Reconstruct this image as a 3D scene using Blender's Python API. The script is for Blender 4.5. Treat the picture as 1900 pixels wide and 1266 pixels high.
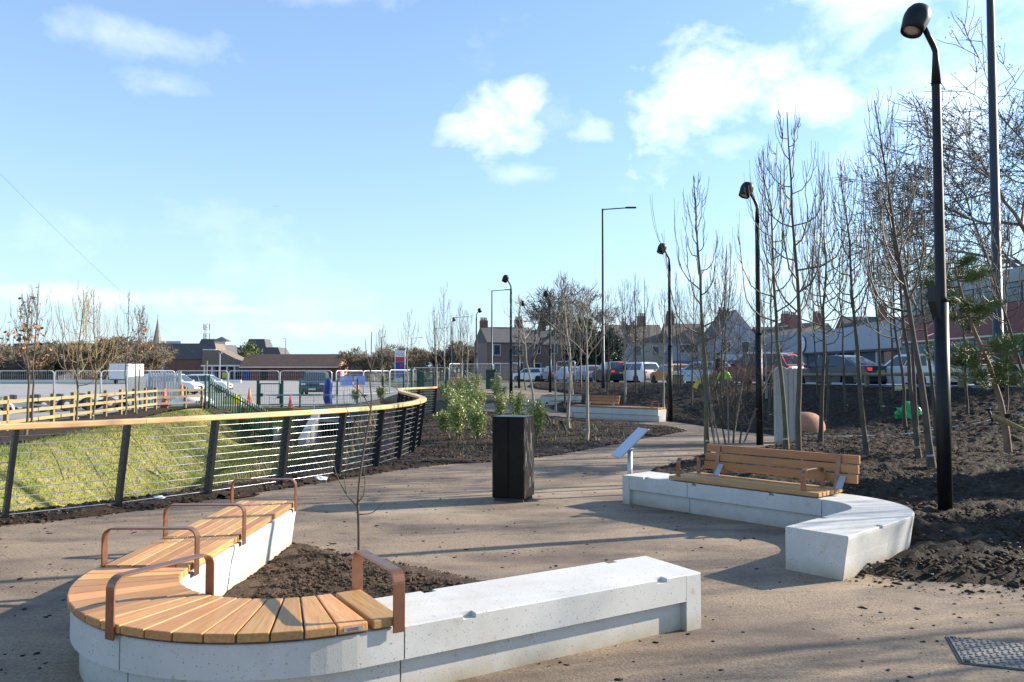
import bpy, bmesh, math, random
import numpy as np
from mathutils import Vector, Matrix
R = math.radians
sc = bpy.context.scene
for o in list(bpy.data.objects): bpy.data.objects.remove(o)

# ---------------------------------------------------------------- camera
cam = bpy.data.cameras.new("camera")
cam.sensor_width = 36.0; cam.lens = 27.57; cam.clip_start = 0.1; cam.clip_end = 4000
camo = bpy.data.objects.new("camera", cam); sc.collection.objects.link(camo)
camo.location = (0, 0, 1.7); camo.rotation_euler = (R(90 + 2.243), 0, 0)
sc.camera = camo

# ---------------------------------------------------------------- light and sky
SUN_EL, SUN_AZ = 24.0, 73.0          # azimuth measured from +Y towards +X
sun = bpy.data.lights.new("sun", 'SUN'); sun.energy = 5.0; sun.angle = R(0.53); sun.color = (1.0, 0.90, 0.76)
suno = bpy.data.objects.new("sun", sun); sc.collection.objects.link(suno)
sd = Vector((math.cos(R(SUN_EL))*math.sin(R(SUN_AZ)), math.cos(R(SUN_EL))*math.cos(R(SUN_AZ)), math.sin(R(SUN_EL))))
suno.rotation_euler = (-sd).to_track_quat('-Z', 'Y').to_euler()
suno.location = sd*60
sc.view_settings.view_transform = 'Standard'; sc.view_settings.look = 'None'
sc.view_settings.exposure = 1.12; sc.view_settings.gamma = 1.0
try: sc.view_settings.use_curve_mapping = False
except Exception: pass
sc.cycles.max_bounces = 4; sc.cycles.diffuse_bounces = 3; sc.cycles.transparent_max_bounces = 12
sc.cycles.use_denoising = True

world = bpy.data.worlds.new("World"); sc.world = world; world.use_nodes = True
def build_world():
    world.cycles.sampling_method = 'MANUAL'; world.cycles.sample_map_resolution = 512
    nt = world.node_tree; nt.nodes.clear()
    N = lambda t, **k: _n(nt, t, **k)
    out = N('ShaderNodeOutputWorld'); bg = N('ShaderNodeBackground'); bg.inputs[1].default_value = 0.10
    nt.links.new(bg.outputs[0], out.inputs[0])
    sky = N('ShaderNodeTexSky', sky_type='NISHITA'); sky.sun_disc = False
    sky.sun_elevation = R(SUN_EL); sky.sun_rotation = R(SUN_AZ); sky.altitude = 0
    sky.air_density = 1.0; sky.dust_density = 0.6; sky.ozone_density = 1.6
    tc = N('ShaderNodeTexCoord'); L = nt.links.new
    def math_(op, a, b=None, c=None, clamp=False):
        m = N('ShaderNodeMath', operation=op); m.use_clamp = clamp
        for i, v in enumerate((a, b, c)):
            if v is None: continue
            if isinstance(v, (int, float)): m.inputs[i].default_value = v
            else: L(v, m.inputs[i])
        return m.outputs[0]
    sep = N('ShaderNodeSeparateXYZ'); L(tc.outputs['Generated'], sep.inputs[0])
    x, y, z = sep.outputs
    az = math_('ARCTAN2', x, y); el = math_('ARCSINE', z)
    comb = N('ShaderNodeCombineXYZ'); L(az, comb.inputs[0]); L(math_('MULTIPLY', el, 1.5), comb.inputs[1])
    def noise(scale, detail, rough, vec=None, dist=0.0):
        n = N('ShaderNodeTexNoise'); n.inputs['Scale'].default_value = scale; n.inputs['Detail'].default_value = detail
        n.inputs['Roughness'].default_value = rough; n.inputs['Distortion'].default_value = dist
        L(vec if vec is not None else comb.outputs[0], n.inputs['Vector']); return n.outputs['Fac']
    nb = noise(9.0, 9, 0.60, dist=.25); nf = noise(34.0, 5, 0.6)
    pert = math_('ADD', math_('MULTIPLY', math_('SUBTRACT', nb, 0.5), 3.4), math_('MULTIPLY', math_('SUBTRACT', nf, 0.5), 0.7))
    # cumulus clouds seen in the sky: azimuth, elevation (radians), half sizes, density
    clouds = [(-.455,.372,.105,.026,.36), (-.42,.325,.055,.020,.34), (-.50,.455,.10,.03,.45), (-.25,.46,.13,.03,.35),
              (-.012,.315,.088,.045,1.0), (.015,.338,.045,.03,1.0), (.10,.295,.032,.02,.75), (.01,.25,.06,.014,.4),
              (.235,.33,.09,.075,1.1), (.325,.365,.035,.03,.8), (.36,.315,.075,.03,.9), (.27,.27,.09,.03,.6),
              (.43,.42,.12,.07,.72), (.52,.30,.12,.12,.6), (-.50,.085,.20,.016,.5), (-.33,.075,.12,.010,.35),
              (-.63,.29,.03,.02,.6), (-.27,.055,.10,.014,.4), (.12,.06,.08,.02,.5), (.30,.12,.10,.03,.35)]
    acc = None
    for a0, e0, ra, re, dn in clouds:
        da = math_('MULTIPLY', math_('SUBTRACT', az, a0), 1/ra); de = math_('MULTIPLY', math_('SUBTRACT', el, e0), 1/re)
        d = math_('SQRT', math_('ADD', math_('MULTIPLY', da, da), math_('MULTIPLY', de, de)))
        fld = math_('ADD', math_('SUBTRACT', 1.0, d), pert)
        m = math_('MULTIPLY', math_('SMOOTH_MIN', math_('MULTIPLY', math_('MAXIMUM', fld, 0.0), 0.52), 1.0, 0.35), dn)
        acc = m if acc is None else math_('MAXIMUM', acc, m)
    # thin high cloud all over the sky
    n2 = noise(3.0, 6, 0.6); thin = math_('MULTIPLY', math_('MAXIMUM', math_('SUBTRACT', n2, 0.56), 0.0), 1.0)
    msk = math_('MINIMUM', math_('MAXIMUM', acc, thin), 1.0, clamp=True)
    col = N('ShaderNodeMix', data_type='RGBA'); L(msk, col.inputs['Factor'])
    tint = N('ShaderNodeMix', data_type='RGBA', blend_type='MULTIPLY'); tint.inputs['Factor'].default_value = 1.0
    L(sky.outputs[0], tint.inputs['A']); tint.inputs['B'].default_value = (.77, 1.06, 1.33, 1)
    col.inputs['B'].default_value = (9.4, 9.5, 9.7, 1)
    # pale haze towards the horizon, all round
    hz = math_('MULTIPLY', math_('POWER', 2.718, math_('MULTIPLY', math_('MAXIMUM', el, 0.0), -4.2)), 0.62)
    vl = math_('ADD', hz, 0.14)
    hm = N('ShaderNodeMix', data_type='RGBA'); L(vl, hm.inputs['Factor']); L(tint.outputs['Result'], hm.inputs['A']); hm.inputs['B'].default_value = (3.7, 4.5, 5.1, 1)
    L(hm.outputs['Result'], col.inputs['A']); L(col.outputs['Result'], bg.inputs[0])
def _n(nt, t, **k):
    n = nt.nodes.new(t)
    for a, v in k.items(): setattr(n, a, v)
    return n
build_world()

# ---------------------------------------------------------------- helpers
rnd = random.Random(7)
def link(o): sc.collection.objects.link(o); return o
def tag(o, label=None, cat=None, group=None, kind=None):
    if label: o['label'] = label
    if cat: o['category'] = cat
    if group: o['group'] = group
    if kind: o['kind'] = kind
    return o
def thing(name, label, cat, loc=(0, 0, 0), rz=0.0, group=None):
    o = link(bpy.data.objects.new(name, None)); o.location = loc; o.rotation_euler = (0, 0, rz); o.empty_display_size = .2
    return tag(o, label, cat, group)
def mesh(name, v, f, smooth=False):
    m = bpy.data.meshes.new(name); m.from_pydata([tuple(map(float, p)) for p in v], [], f); m.update()
    if smooth:
        m.polygons.foreach_set('use_smooth', [True]*len(m.polygons)); m.update()
    return m
def obj(name, m, mat, parent=None, loc=(0, 0, 0), rot=(0, 0, 0)):
    o = link(bpy.data.objects.new(name, m))
    if mat is not None and (not m.materials): m.materials.append(mat)
    o.parent = parent; o.location = loc; o.rotation_euler = rot
    return o
def copy_tree(o, parent=None):
    c = link(o.copy()); c.parent = parent
    for ch in list(o.children): copy_tree(ch, c)
    return c

class MB:
    """collects faces; build() links them as one mesh object"""
    def __init__(s): s.v = []; s.f = []
    def add(s, v, f):
        n = len(s.v); s.v.extend(v); s.f.extend([tuple(i+n for i in q) for q in f]); return s
    def box(s, c, d, rz=0.0, taper=1.0):
        x, y, z = d[0]/2, d[1]/2, d[2]/2; ca, sa = math.cos(rz), math.sin(rz); vs = []
        for sz in (-1, 1):
            t = taper if sz > 0 else 1
            for sx, sy in ((-1, -1), (1, -1), (1, 1), (-1, 1)):
                a, b = sx*x*t, sy*y*t; vs.append((c[0]+a*ca-b*sa, c[1]+a*sa+b*ca, c[2]+sz*z))
        return s.add(vs, [(3, 2, 1, 0), (4, 5, 6, 7), (0, 1, 5, 4), (1, 2, 6, 5), (2, 3, 7, 6), (3, 0, 4, 7)])
    def bar(s, a, b, w, h=None, up=(0, 0, 1)):
        a = Vector(a); b = Vector(b); h = h or w; d = (b-a).normalized(); u = Vector(up)
        sd_ = d.cross(u)
        if sd_.length < 1e-4: sd_ = d.cross(Vector((1, 0, 0)))
        sd_.normalize(); u2 = sd_.cross(d).normalized(); vs = []
        for p in (a, b):
            for i, j in ((-1, -1), (1, -1), (1, 1), (-1, 1)): vs.append(tuple(p+sd_*(i*w/2)+u2*(j*h/2)))
        return s.add(vs, [(3, 2, 1, 0), (4, 5, 6, 7), (0, 1, 5, 4), (1, 2, 6, 5), (2, 3, 7, 6), (3, 0, 4, 7)])
    def tube(s, pts, rad, n=8, caps=True):
        P = [Vector(p) for p in pts]; k = len(P)
        if isinstance(rad, (int, float)): rad = [rad]*k
        vs = []; fs = []
        t0 = (P[1]-P[0]).normalized(); ref = Vector((0, 0, 1)) if abs(t0.z) < .9 else Vector((1, 0, 0))
        u = t0.cross(ref).normalized()
        for i in range(k):
            t = (P[min(i+1, k-1)]-P[max(i-1, 0)]).normalized()
            u = (u - t*u.dot(t)); u = u.normalized() if u.length > 1e-6 else t.orthogonal().normalized(); w = t.cross(u)
            for j in range(n):
                a = 2*math.pi*j/n; vs.append(tuple(P[i]+(u*math.cos(a)+w*math.sin(a))*rad[i]))
        for i in range(k-1):
            for j in range(n): fs.append((i*n+j, i*n+(j+1) % n, (i+1)*n+(j+1) % n, (i+1)*n+j))
        if caps: fs.append(tuple(range(n-1, -1, -1))); fs.append(tuple(range((k-1)*n, k*n)))
        return s.add(vs, fs)
    def lathe(s, prof, n=16, c=(0, 0, 0)):
        vs = [(c[0]+r*math.cos(2*math.pi*j/n), c[1]+r*math.sin(2*math.pi*j/n), c[2]+z) for r, z in prof for j in range(n)]
        fs = [(i*n+j, i*n+(j+1) % n, (i+1)*n+(j+1) % n, (i+1)*n+j) for i in range(len(prof)-1) for j in range(n)]
        fs += [tuple(range(n-1, -1, -1)), tuple(range((len(prof)-1)*n, len(prof)*n))]
        return s.add(vs, fs)
    def prism(s, poly, axis, a, b):
        """polygon in the plane across axis (x: (y,z), y: (x,z), z: (x,y)), extruded a..b"""
        n = len(poly); put = {'x': lambda p, t: (t, p[0], p[1]), 'y': lambda p, t: (p[0], t, p[1]), 'z': lambda p, t: (p[0], p[1], t)}[axis]
        vs = [put(p, a) for p in poly]+[put(p, b) for p in poly]
        return s.add(vs, [tuple(range(n-1, -1, -1)), tuple(range(n, 2*n))]+[(i, (i+1) % n, n+(i+1) % n, n+i) for i in range(n)])
    def mesh(s, name, smooth=False, bevel=0.0, seg=1):
        m = mesh(name, s.v, s.f, smooth)
        bm = bmesh.new(); bm.from_mesh(m)
        bmesh.ops.recalc_face_normals(bm, faces=bm.faces)
        if bevel:
            bmesh.ops.bevel(bm, geom=[e for e in bm.edges if e.is_manifold and e.calc_face_angle(0) > .5], offset=bevel, segments=seg, profile=.6, affect='EDGES')
        bm.to_mesh(m); bm.free(); m.update(); return m
    def build(s, name, mat, parent=None, smooth=False, bevel=0.0, seg=1, loc=(0, 0, 0), rot=(0, 0, 0)):
        return obj(name, s.mesh(name, smooth, bevel, seg), mat, parent, loc, rot)

# value noise for relief (real geometry)
_rs = np.random.RandomState(3); _T = _rs.rand(256, 256)
def vnoise(x, y):
    xi = np.floor(x).astype(int); yi = np.floor(y).astype(int); fx = x-xi; fy = y-yi
    fx = fx*fx*(3-2*fx); fy = fy*fy*(3-2*fy); g = lambda a, b: _T[a % 256, b % 256]
    return (g(xi, yi)*(1-fx)+g(xi+1, yi)*fx)*(1-fy)+(g(xi, yi+1)*(1-fx)+g(xi+1, yi+1)*fx)*fy
def fbm(x, y, o=4, gain=.5):
    s = 0; a = 1; t = 0
    for i in range(o): s = s+a*vnoise(x*2**i+17*i, y*2**i+31*i); t += a; a *= gain
    return s/t-.5
def sm(t): t = np.clip(t, 0, 1); return t*t*(3-2*t)

# ---------------------------------------------------------------- lie of the land
EY = [-50, 0, 14, 24, 36, 50, 68, 92, 125, 170, 400, 1200]; EXX = [35, 24, 20, 17, 13.5, 10, 6, 1.5, -6, -20, -90, -330]
def road_edge(y): return np.interp(y, EY, EXX)
def zroad(y): return np.interp(y, [0, 22, 36, 57, 91, 150], [1.1, 1.08, .96, .80, .62, .5])
SWALE = [(-15, 5.2), (-7.4, 7.95), (-6.05, 9.0), (-5.25, 9.85), (-4.5, 10.85), (-3.85, 11.8), (-3.25, 12.8), (-2.85, 13.9), (-2.65, 15), (-2.55, 16.2), (-2.6, 17.5),
         (-2.9, 20), (-3.5, 23.5), (-4.2, 26.5), (-4.7, 28.5), (-5.0, 36.3), (-14.2, 36.3), (-14.6, 34), (-12.6, 25), (-11.4, 18), (-11.8, 12), (-16, 6)]
def inside(poly, x, y):
    r = np.zeros(np.shape(x), bool); n = len(poly)
    for i in range(n):
        (x1, y1), (x2, y2) = poly[i], poly[(i+1) % n]
        if y1 == y2: continue
        r ^= ((y1 > y) != (y2 > y)) & (x < (x2-x1)*(y-y1)/(y2-y1)+x1)
    return r
def edist(poly, x, y, skip=()):
    d = np.full(np.shape(x), 1e9); n = len(poly)
    for i in range(n):
        if i in skip: continue
        (x1, y1), (x2, y2) = poly[i], poly[(i+1) % n]; dx, dy = x2-x1, y2-y1
        t = np.clip(((x-x1)*dx+(y-y1)*dy)/(dx*dx+dy*dy), 0, 1); d = np.minimum(d, np.hypot(x-x1-t*dx, y-y1-t*dy))
    return d
def H(x, y):
    x = np.asarray(x, float); y = np.asarray(y, float)
    rise = .55*sm((y-26)/30)*sm((x+10)/5)
    s = (road_edge(y)-x)*.96; w = np.where(s > 0, sm(1-(s-1.2)/8.0), 1.0)
    h = rise+(zroad(y)-rise)*w
    m = inside(SWALE, x, y)
    return np.where(m, h*.0-1.62*sm(edist(SWALE, x, y, (15,))/2.9), h)
def h1(x, y): return float(H(np.array([x]), np.array([y]))[0])

def zone(name, poly, mat, res, off, relief=0.0, rscale=1.0, edge=.0, kind='structure', label=None, extra=None, parent=None):
    """a sheet over the land inside poly, cut to the outline"""
    P = np.array(poly, float); x0, y0 = P.min(0); x1, y1 = P.max(0)
    gx = np.arange(math.floor(x0/res), math.ceil(x1/res)+1); gy = np.arange(math.floor(y0/res), math.ceil(y1/res)+1)
    GX, GY = np.meshgrid(gx*res, gy*res, indexing='ij')
    ins = inside(poly, GX, GY); ny = len(gy)
    V = []; F = []; idx = {}
    segs = [(P[i], P[(i+1) % len(P)]) for i in range(len(P))]; cross = set()
    for a, b in segs:
        n = max(2, int(np.hypot(*(b-a))/res*4)+2)
        for t in np.linspace(0, 1, n):
            p = a+(b-a)*t; cross.add((int(math.floor(p[0]/res)-gx[0]), int(math.floor(p[1]/res)-gy[0])))
    def gv(i, j):
        k = i*ny+j
        if k not in idx: idx[k] = len(V); V.append((GX[i, j], GY[i, j]))
        return idx[k]
    full = ins[:-1, :-1] & ins[1:, :-1] & ins[1:, 1:] & ins[:-1, 1:]
    for i, j in zip(*np.nonzero(full)):
        if (i, j) in cross: continue
        F.append((gv(i, j), gv(i+1, j), gv(i+1, j+1), gv(i, j+1)))
    def clip(pl, ax, lim, keep):
        out = []
        for k in range(len(pl)):
            a, b = pl[k-1], pl[k]; ia, ib = (a[ax]-lim)*keep >= 0, (b[ax]-lim)*keep >= 0
            if ia != ib: t = (lim-a[ax])/(b[ax]-a[ax]); out.append((a[0]+(b[0]-a[0])*t, a[1]+(b[1]-a[1])*t))
            if ib: out.append(b)
        return out
    for i, j in cross:
        if i < 0 or j < 0 or i >= len(gx)-1 or j >= len(gy)-1: continue
        pl = [tuple(p) for p in poly]
        for ax, lim, kp in ((0, gx[i]*res, 1), (0, gx[i+1]*res, -1), (1, gy[j]*res, 1), (1, gy[j+1]*res, -1)):
            pl = clip(pl, ax, lim, kp)
            if not pl: break
        q = []
        for p in pl:
            if not q or abs(p[0]-q[-1][0])+abs(p[1]-q[-1][1]) > 1e-5: q.append(p)
        if len(q) > 1 and abs(q[0][0]-q[-1][0])+abs(q[0][1]-q[-1][1]) < 1e-5: q.pop()
        if len(q) < 3: continue
        ar = sum(q[k-1][0]*q[k][1]-q[k][0]*q[k-1][1] for k in range(len(q)))
        if abs(ar) < 1e-7: continue
        if ar < 0: q.reverse()
        n = len(V); V.extend(q); F.append(tuple(range(n, n+len(q))))
    A = np.array(V); X, Y = A[:, 0], A[:, 1]; Z = H(X, Y)+off
    if relief: Z = Z+relief*(2.0*fbm(X*rscale, Y*rscale, 5, .62)+.25)
    if edge: 
        d = edist(poly, X, Y); k = sm(d/edge); Z = H(X, Y)-.012+(Z-H(X, Y)+.012)*k
    if extra is not None: Z = Z+extra(X, Y)
    o = obj(name, mesh(name, np.stack([X, Y, Z], 1), F, True), mat, parent)
    if parent is None: tag(o, label, None, None, kind)
    return o
def smooth_poly(pts, n=4, closed=True):
    """Catmull-Rom through the points"""
    out = []; k = len(pts)
    rng = range(k) if closed else range(k-1)
    for i in rng:
        p = [Vector(pts[(i+j) % k] if closed else pts[min(max(i+j, 0), k-1)]) for j in (-1, 0, 1, 2)]
        for t in np.arange(n)/n:
            out.append(tuple(.5*((2*p[1])+(p[2]-p[0])*t+(2*p[0]-5*p[1]+4*p[2]-p[3])*t*t+(3*p[1]-p[0]-3*p[2]+p[3])*t**3)))
    if not closed: out.append(tuple(pts[-1]))
    return out

# ---------------------------------------------------------------- materials
def mat(name, col, rough=.7, metal=0.0, var=.18, scale=6.0, bump=0.0, bscale=60.0, col2=None, stretch=None, objrand=0.0, detail=6, spec=None, coat=0.0, bdist=.01):
    m = bpy.data.materials.new(name); m.use_nodes = True; nt = m.node_tree; b = nt.nodes['Principled BSDF']; L = nt.links.new
    b.inputs['Roughness'].default_value = rough; b.inputs['Metallic'].default_value = metal
    if spec is not None: b.inputs['Specular IOR Level'].default_value = spec
    if coat: b.inputs['Coat Weight'].default_value = coat; b.inputs['Coat Roughness'].default_value = .08
    tc = _n(nt, 'ShaderNodeTexCoord'); mp = _n(nt, 'ShaderNodeMapping'); L(tc.outputs['Object'], mp.inputs['Vector'])
    if stretch: mp.inputs['Scale'].default_value = stretch
    vec = mp.outputs['Vector']
    if objrand:
        oi = _n(nt, 'ShaderNodeObjectInfo'); va = _n(nt, 'ShaderNodeVectorMath', operation='ADD'); ml = _n(nt, 'ShaderNodeMath', operation='MULTIPLY'); ml.inputs[1].default_value = 37.0
        L(oi.outputs['Random'], ml.inputs[0]); L(mp.outputs['Vector'], va.inputs[0]); L(ml.outputs[0], va.inputs[1]); vec = va.outputs[0]
    n = _n(nt, 'ShaderNodeTexNoise'); n.inputs['Scale'].default_value = scale; n.inputs['Detail'].default_value = detail; n.inputs['Roughness'].default_value = .65; L(vec, n.inputs['Vector'])
    c2 = col2 if col2 else tuple(min(1, c*(1+var)) for c in col)
    c1 = col if col2 else tuple(c*(1-var) for c in col)
    rp = _n(nt, 'ShaderNodeValToRGB'); rp.color_ramp.elements[0].position = .32; rp.color_ramp.elements[1].position = .68
    rp.color_ramp.elements[0].color = (*c1, 1); rp.color_ramp.elements[1].color = (*c2, 1); L(n.outputs['Fac'], rp.inputs['Fac'])
    colout = rp.outputs['Color']
    if objrand:
        hv = _n(nt, 'ShaderNodeHueSaturation'); mr = _n(nt, 'ShaderNodeMapRange'); mr.inputs['To Min'].default_value = 1-objrand; mr.inputs['To Max'].default_value = 1+objrand
        L(oi.outputs['Random'], mr.inputs['Value']); L(mr.outputs[0], hv.inputs['Value']); fr = _n(nt, 'ShaderNodeMath', operation='FRACT'); f7 = _n(nt, 'ShaderNodeMath', operation='MULTIPLY'); f7.inputs[1].default_value = 13.7; L(oi.outputs['Random'], f7.inputs[0]); L(f7.outputs[0], fr.inputs[0]); mh_ = _n(nt, 'ShaderNodeMapRange'); mh_.inputs['To Min'].default_value = .5-.010; mh_.inputs['To Max'].default_value = .5+.010; L(fr.outputs[0], mh_.inputs['Value']); L(mh_.outputs[0], hv.inputs['Hue']); L(colout, hv.inputs['Color']); colout = hv.outputs['Color']
    L(colout, b.inputs['Base Color'])
    if bump:
        n2 = _n(nt, 'ShaderNodeTexNoise'); n2.inputs['Scale'].default_value = bscale; n2.inputs['Detail'].default_value = 5 if bdist <= .01 else 10; n2.inputs['Roughness'].default_value = .5 if bdist <= .01 else .7; L(vec, n2.inputs['Vector'])
        bp = _n(nt, 'ShaderNodeBump'); bp.inputs['Strength'].default_value = bump; bp.inputs['Distance'].default_value = bdist; L(n2.outputs['Fac'], bp.inputs['Height']); L(bp.outputs[0], b.inputs['Normal'])
    m['tree'] = 0
    return m
def add_mix(m, col, scale, lo, hi, amount=1.0, stretch=None, detail=5, kind='noise', rot=0.0):
    """another layer of wear, speckle or staining on a material"""
    nt = m.node_tree; b = nt.nodes['Principled BSDF']; L = nt.links.new; src = b.inputs['Base Color'].links[0].from_socket
    tc = _n(nt, 'ShaderNodeTexCoord'); mp = _n(nt, 'ShaderNodeMapping'); L(tc.outputs['Object'], mp.inputs['Vector'])
    if stretch: mp.inputs['Scale'].default_value = stretch
    mp.inputs['Rotation'].default_value = (0, 0, rot)
    if kind == 'noise':
        n = _n(nt, 'ShaderNodeTexNoise'); n.inputs['Scale'].default_value = scale; n.inputs['Detail'].default_value = detail; n.inputs['Roughness'].default_value = .62; o = n.outputs['Fac']
    else:
        n = _n(nt, 'ShaderNodeTexVoronoi'); n.inputs['Scale'].default_value = scale; o = n.outputs['Distance']
    L(mp.outputs[0], n.inputs['Vector'])
    mr = _n(nt, 'ShaderNodeMapRange'); mr.inputs['From Min'].default_value = lo; mr.inputs['From Max'].default_value = hi; mr.inputs['To Max'].default_value = amount; L(o, mr.inputs['Value'])
    mx = _n(nt, 'ShaderNodeMix', data_type='RGBA'); L(mr.outputs[0], mx.inputs['Factor']); L(src, mx.inputs['A']); mx.inputs['B'].default_value = (*col, 1)
    L(mx.outputs['Result'], b.inputs['Base Color']); return m
def glassy(name, col, rough=.06):
    m = mat(name, col, rough, 0, .05, 2.0, spec=.8); return m
def glow(name, col, s):
    m = mat(name, col, .35, 0, .05); b = m.node_tree.nodes['Principled BSDF']; b.inputs['Emission Color'].default_value = (*col, 1); b.inputs['Emission Strength'].default_value = s; return m

K = {}
K['concrete'] = mat('pale_precast_concrete', (.53, .52, .49), .75, var=.07, scale=3.0, bump=.10, bscale=120)
add_mix(K['concrete'], (.30, .285, .26), 42, .22, .12, .8, kind='voronoi'); add_mix(K['concrete'], (.22, .21, .19), 19, .13, .07, .85, kind='voronoi'); add_mix(K['concrete'], (.40, .37, .31), 2.2, .50, .74, .6, stretch=(1, 1, .35), detail=9); add_mix(K['concrete'], (.33, .27, .18), 7, .63, .72, .7, detail=9)
def base_stain(m, col, zh, amount):
    nt = m.node_tree; b = nt.nodes['Principled BSDF']; L = nt.links.new; src = b.inputs['Base Color'].links[0].from_socket; tc = _n(nt, 'ShaderNodeTexCoord'); sp = _n(nt, 'ShaderNodeSeparateXYZ'); L(tc.outputs['Object'], sp.inputs[0])
    mr = _n(nt, 'ShaderNodeMapRange'); mr.inputs['From Max'].default_value = zh; mr.inputs['To Min'].default_value = amount; mr.inputs['To Max'].default_value = 0.0; L(sp.outputs['Z'], mr.inputs['Value'])
    n = _n(nt, 'ShaderNodeTexNoise'); n.inputs['Scale'].default_value = 5; n.inputs['Detail'].default_value = 7; L(tc.outputs['Object'], n.inputs['Vector']); ml = _n(nt, 'ShaderNodeMath', operation='MULTIPLY'); ml.use_clamp = True; m2 = _n(nt, 'ShaderNodeMath', operation='MULTIPLY'); m2.inputs[1].default_value = 1.7; L(n.outputs['Fac'], m2.inputs[0]); L(m2.outputs[0], ml.inputs[0]); L(mr.outputs[0], ml.inputs[1])
    mx = _n(nt, 'ShaderNodeMix', data_type='RGBA'); L(ml.outputs[0], mx.inputs['Factor']); L(src, mx.inputs['A']); mx.inputs['B'].default_value = (*col, 1); L(mx.outputs['Result'], b.inputs['Base Color'])
base_stain(K['concrete'], (.33, .27, .16), .13, .8)   # splashed mud along the foot
K['garden_soil'] = mat('loose_brown_soil', (.046, .029, .0185), .8, col2=(.135, .092, .060), scale=9, bump=1.0, bscale=22, detail=10, spec=.2, bdist=.04)
K['concrete_far'] = mat('grey_concrete', (.34, .34, .33), .85, var=.2, scale=1.6, bump=.2, bscale=30)
K['concrete_dark'] = mat('weathered_dark_concrete', (.10, .10, .10), .85, var=.3, scale=1.2, bump=.2, bscale=20)
K['deck'] = mat('oiled_hardwood', (.41, .185, .057), .5, col2=(.585, .325, .125), scale=3.5, stretch=(1.2, 16, 16), bump=.12, bscale=6, objrand=.3)
add_mix(K['deck'], (.36, .16, .07), 4, .52, .75, .55, stretch=(.8, 14, 14))
K['backrest'] = mat('oiled_hardwood_dark', (.34, .145, .050), .5, col2=(.47, .235, .090), scale=3.0, stretch=(1.0, 16, 16), bump=.1, bscale=6, objrand=.16)
K['rail_wood'] = mat('pale_larch', (.62, .37, .145), .5, col2=(.76, .52, .25), scale=2.4, stretch=(.8, 12, 12), bump=.1, bscale=5, objrand=.12)
K['softwood'] = mat('treated_softwood', (.20, .13, .05), .7, col2=(.32, .225, .10), scale=3, stretch=(6, 6, .6), objrand=.15, bump=.1, bscale=20)
K['softwood_h'] = mat('treated_softwood_rail', (.28, .195, .085), .7, col2=(.38, .285, .14), scale=3, stretch=(.6, 8, 8), objrand=.12)
K['old_shaded_wood'] = mat('weathered_and_shaded_timber', (.16, .125, .075), .8, col2=(.25, .20, .13), scale=4, stretch=(2, 2, 2), objrand=.15)  # weathered timber, also the shade tone of the last fence rails
K['bronze'] = mat('bronze_powder_coat', (.27, .135, .085), .38, .75, var=.15, scale=20)
K['black'] = mat('black_paint', (.008, .008, .010), .45, .0, var=.3, scale=8, spec=.3)
K['blackgloss'] = mat('black_gloss_panel', (.005, .005, .006), .3, .0, var=.4, scale=5, spec=.16)
add_mix(K['blackgloss'], (.05, .048, .045), 9, .62, .74, .4, stretch=(1, 1, .25)); 
K['scuffed'] = mat('scuffed_black_panel', (.008, .008, .009), .35, var=.4, scale=5, spec=.3)
add_mix(K['scuffed'], (.30, .30, .29), 16, .56, .68, .45, stretch=(1, 1.2, .3))
K['galv'] = mat('galvanised_steel', (.46, .47, .48), .42, .75, var=.12, scale=12)
K['galv_bright'] = mat('bright_zinc_tube', (.62, .63, .64), .4, .35, var=.1, scale=12)
K['steel'] = mat('stainless_cable', (.50, .50, .48), .35, .7, var=.05)
K['bluesteel'] = mat('brushed_panel', (.42, .45, .50), .28, .85, var=.08, scale=9, stretch=(1, 12, 1))
K['soil'] = mat('wet_dark_soil', (.013, .0085, .0052), .8, col2=(.044, .030, .019), scale=7, bump=1.0, bscale=14, detail=10, spec=.22, bdist=.06)
add_mix(K['soil'], (.085, .063, .043), 30, .59, .73, .6); add_mix(K['soil'], (.022, .017, .013), 1.1, .52, .68, .5)
K['clod'] = mat('soil_clod', (.016, .0108, .0065), .8, col2=(.068, .047, .030), scale=5, bump=.8, bscale=80, spec=.2)
K['bark_mulch'] = mat('bark_mulch_soil', (.020, .012, .0075), .72, col2=(.066, .041, .026), scale=14, bump=1.0, bscale=22, detail=10, spec=.2, bdist=.04)
add_mix(K['bark_mulch'], (.20, .15, .10), 50, .60, .75, .6)
K['path'] = mat('buff_resin_gravel', (.150, .106, .067), .85, col2=(.325, .243, .165), scale=48, bump=.5, bscale=75, detail=4)
add_mix(K['path'], (.075, .054, .042), .6, .43, .64, .85, stretch=(1, 1.8, 1), detail=12); add_mix(K['path'], (.40, .285, .175), .9, .55, .75, .45, stretch=(1, 2.5, 1), detail=7); add_mix(K['path'], (.060, .045, .036), 3.2, .58, .68, .6, stretch=(1, 1.6, 1), detail=12)
add_mix(K['path'], (.42, .325, .225), .35, .52, .68, .45, stretch=(1, 2.0, 1), detail=10); add_mix(K['path'], (.12, .088, .068), .17, .52, .62, .45, stretch=(1, 1.6, 1), detail=10)
K['carpark'] = mat('pale_worn_asphalt', (.25, .24, .225), .9, col2=(.32, .305, .285), scale=.5, stretch=(.25, 2.2, 1), detail=8)
add_mix(K['carpark'], (.16, .16, .165), .22, .55, .7, .5, stretch=(.2, 2, 1))
K['asphalt'] = mat('road_asphalt', (.075, .075, .08), .85, var=.2, scale=1.5, bump=.2, bscale=80)
K['pave'] = mat('footway_concrete', (.26, .25, .24), .85, var=.12, scale=2)
K['earth'] = mat('rough_verge_ground', (.075, .07, .04), .9, col2=(.13, .11, .06), scale=.8, detail=8)
K['grass'] = mat('netted_grass', (.11, .14, .02), .85, col2=(.25, .21, .06), scale=.9, detail=9, bump=.3, bscale=60)
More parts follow.
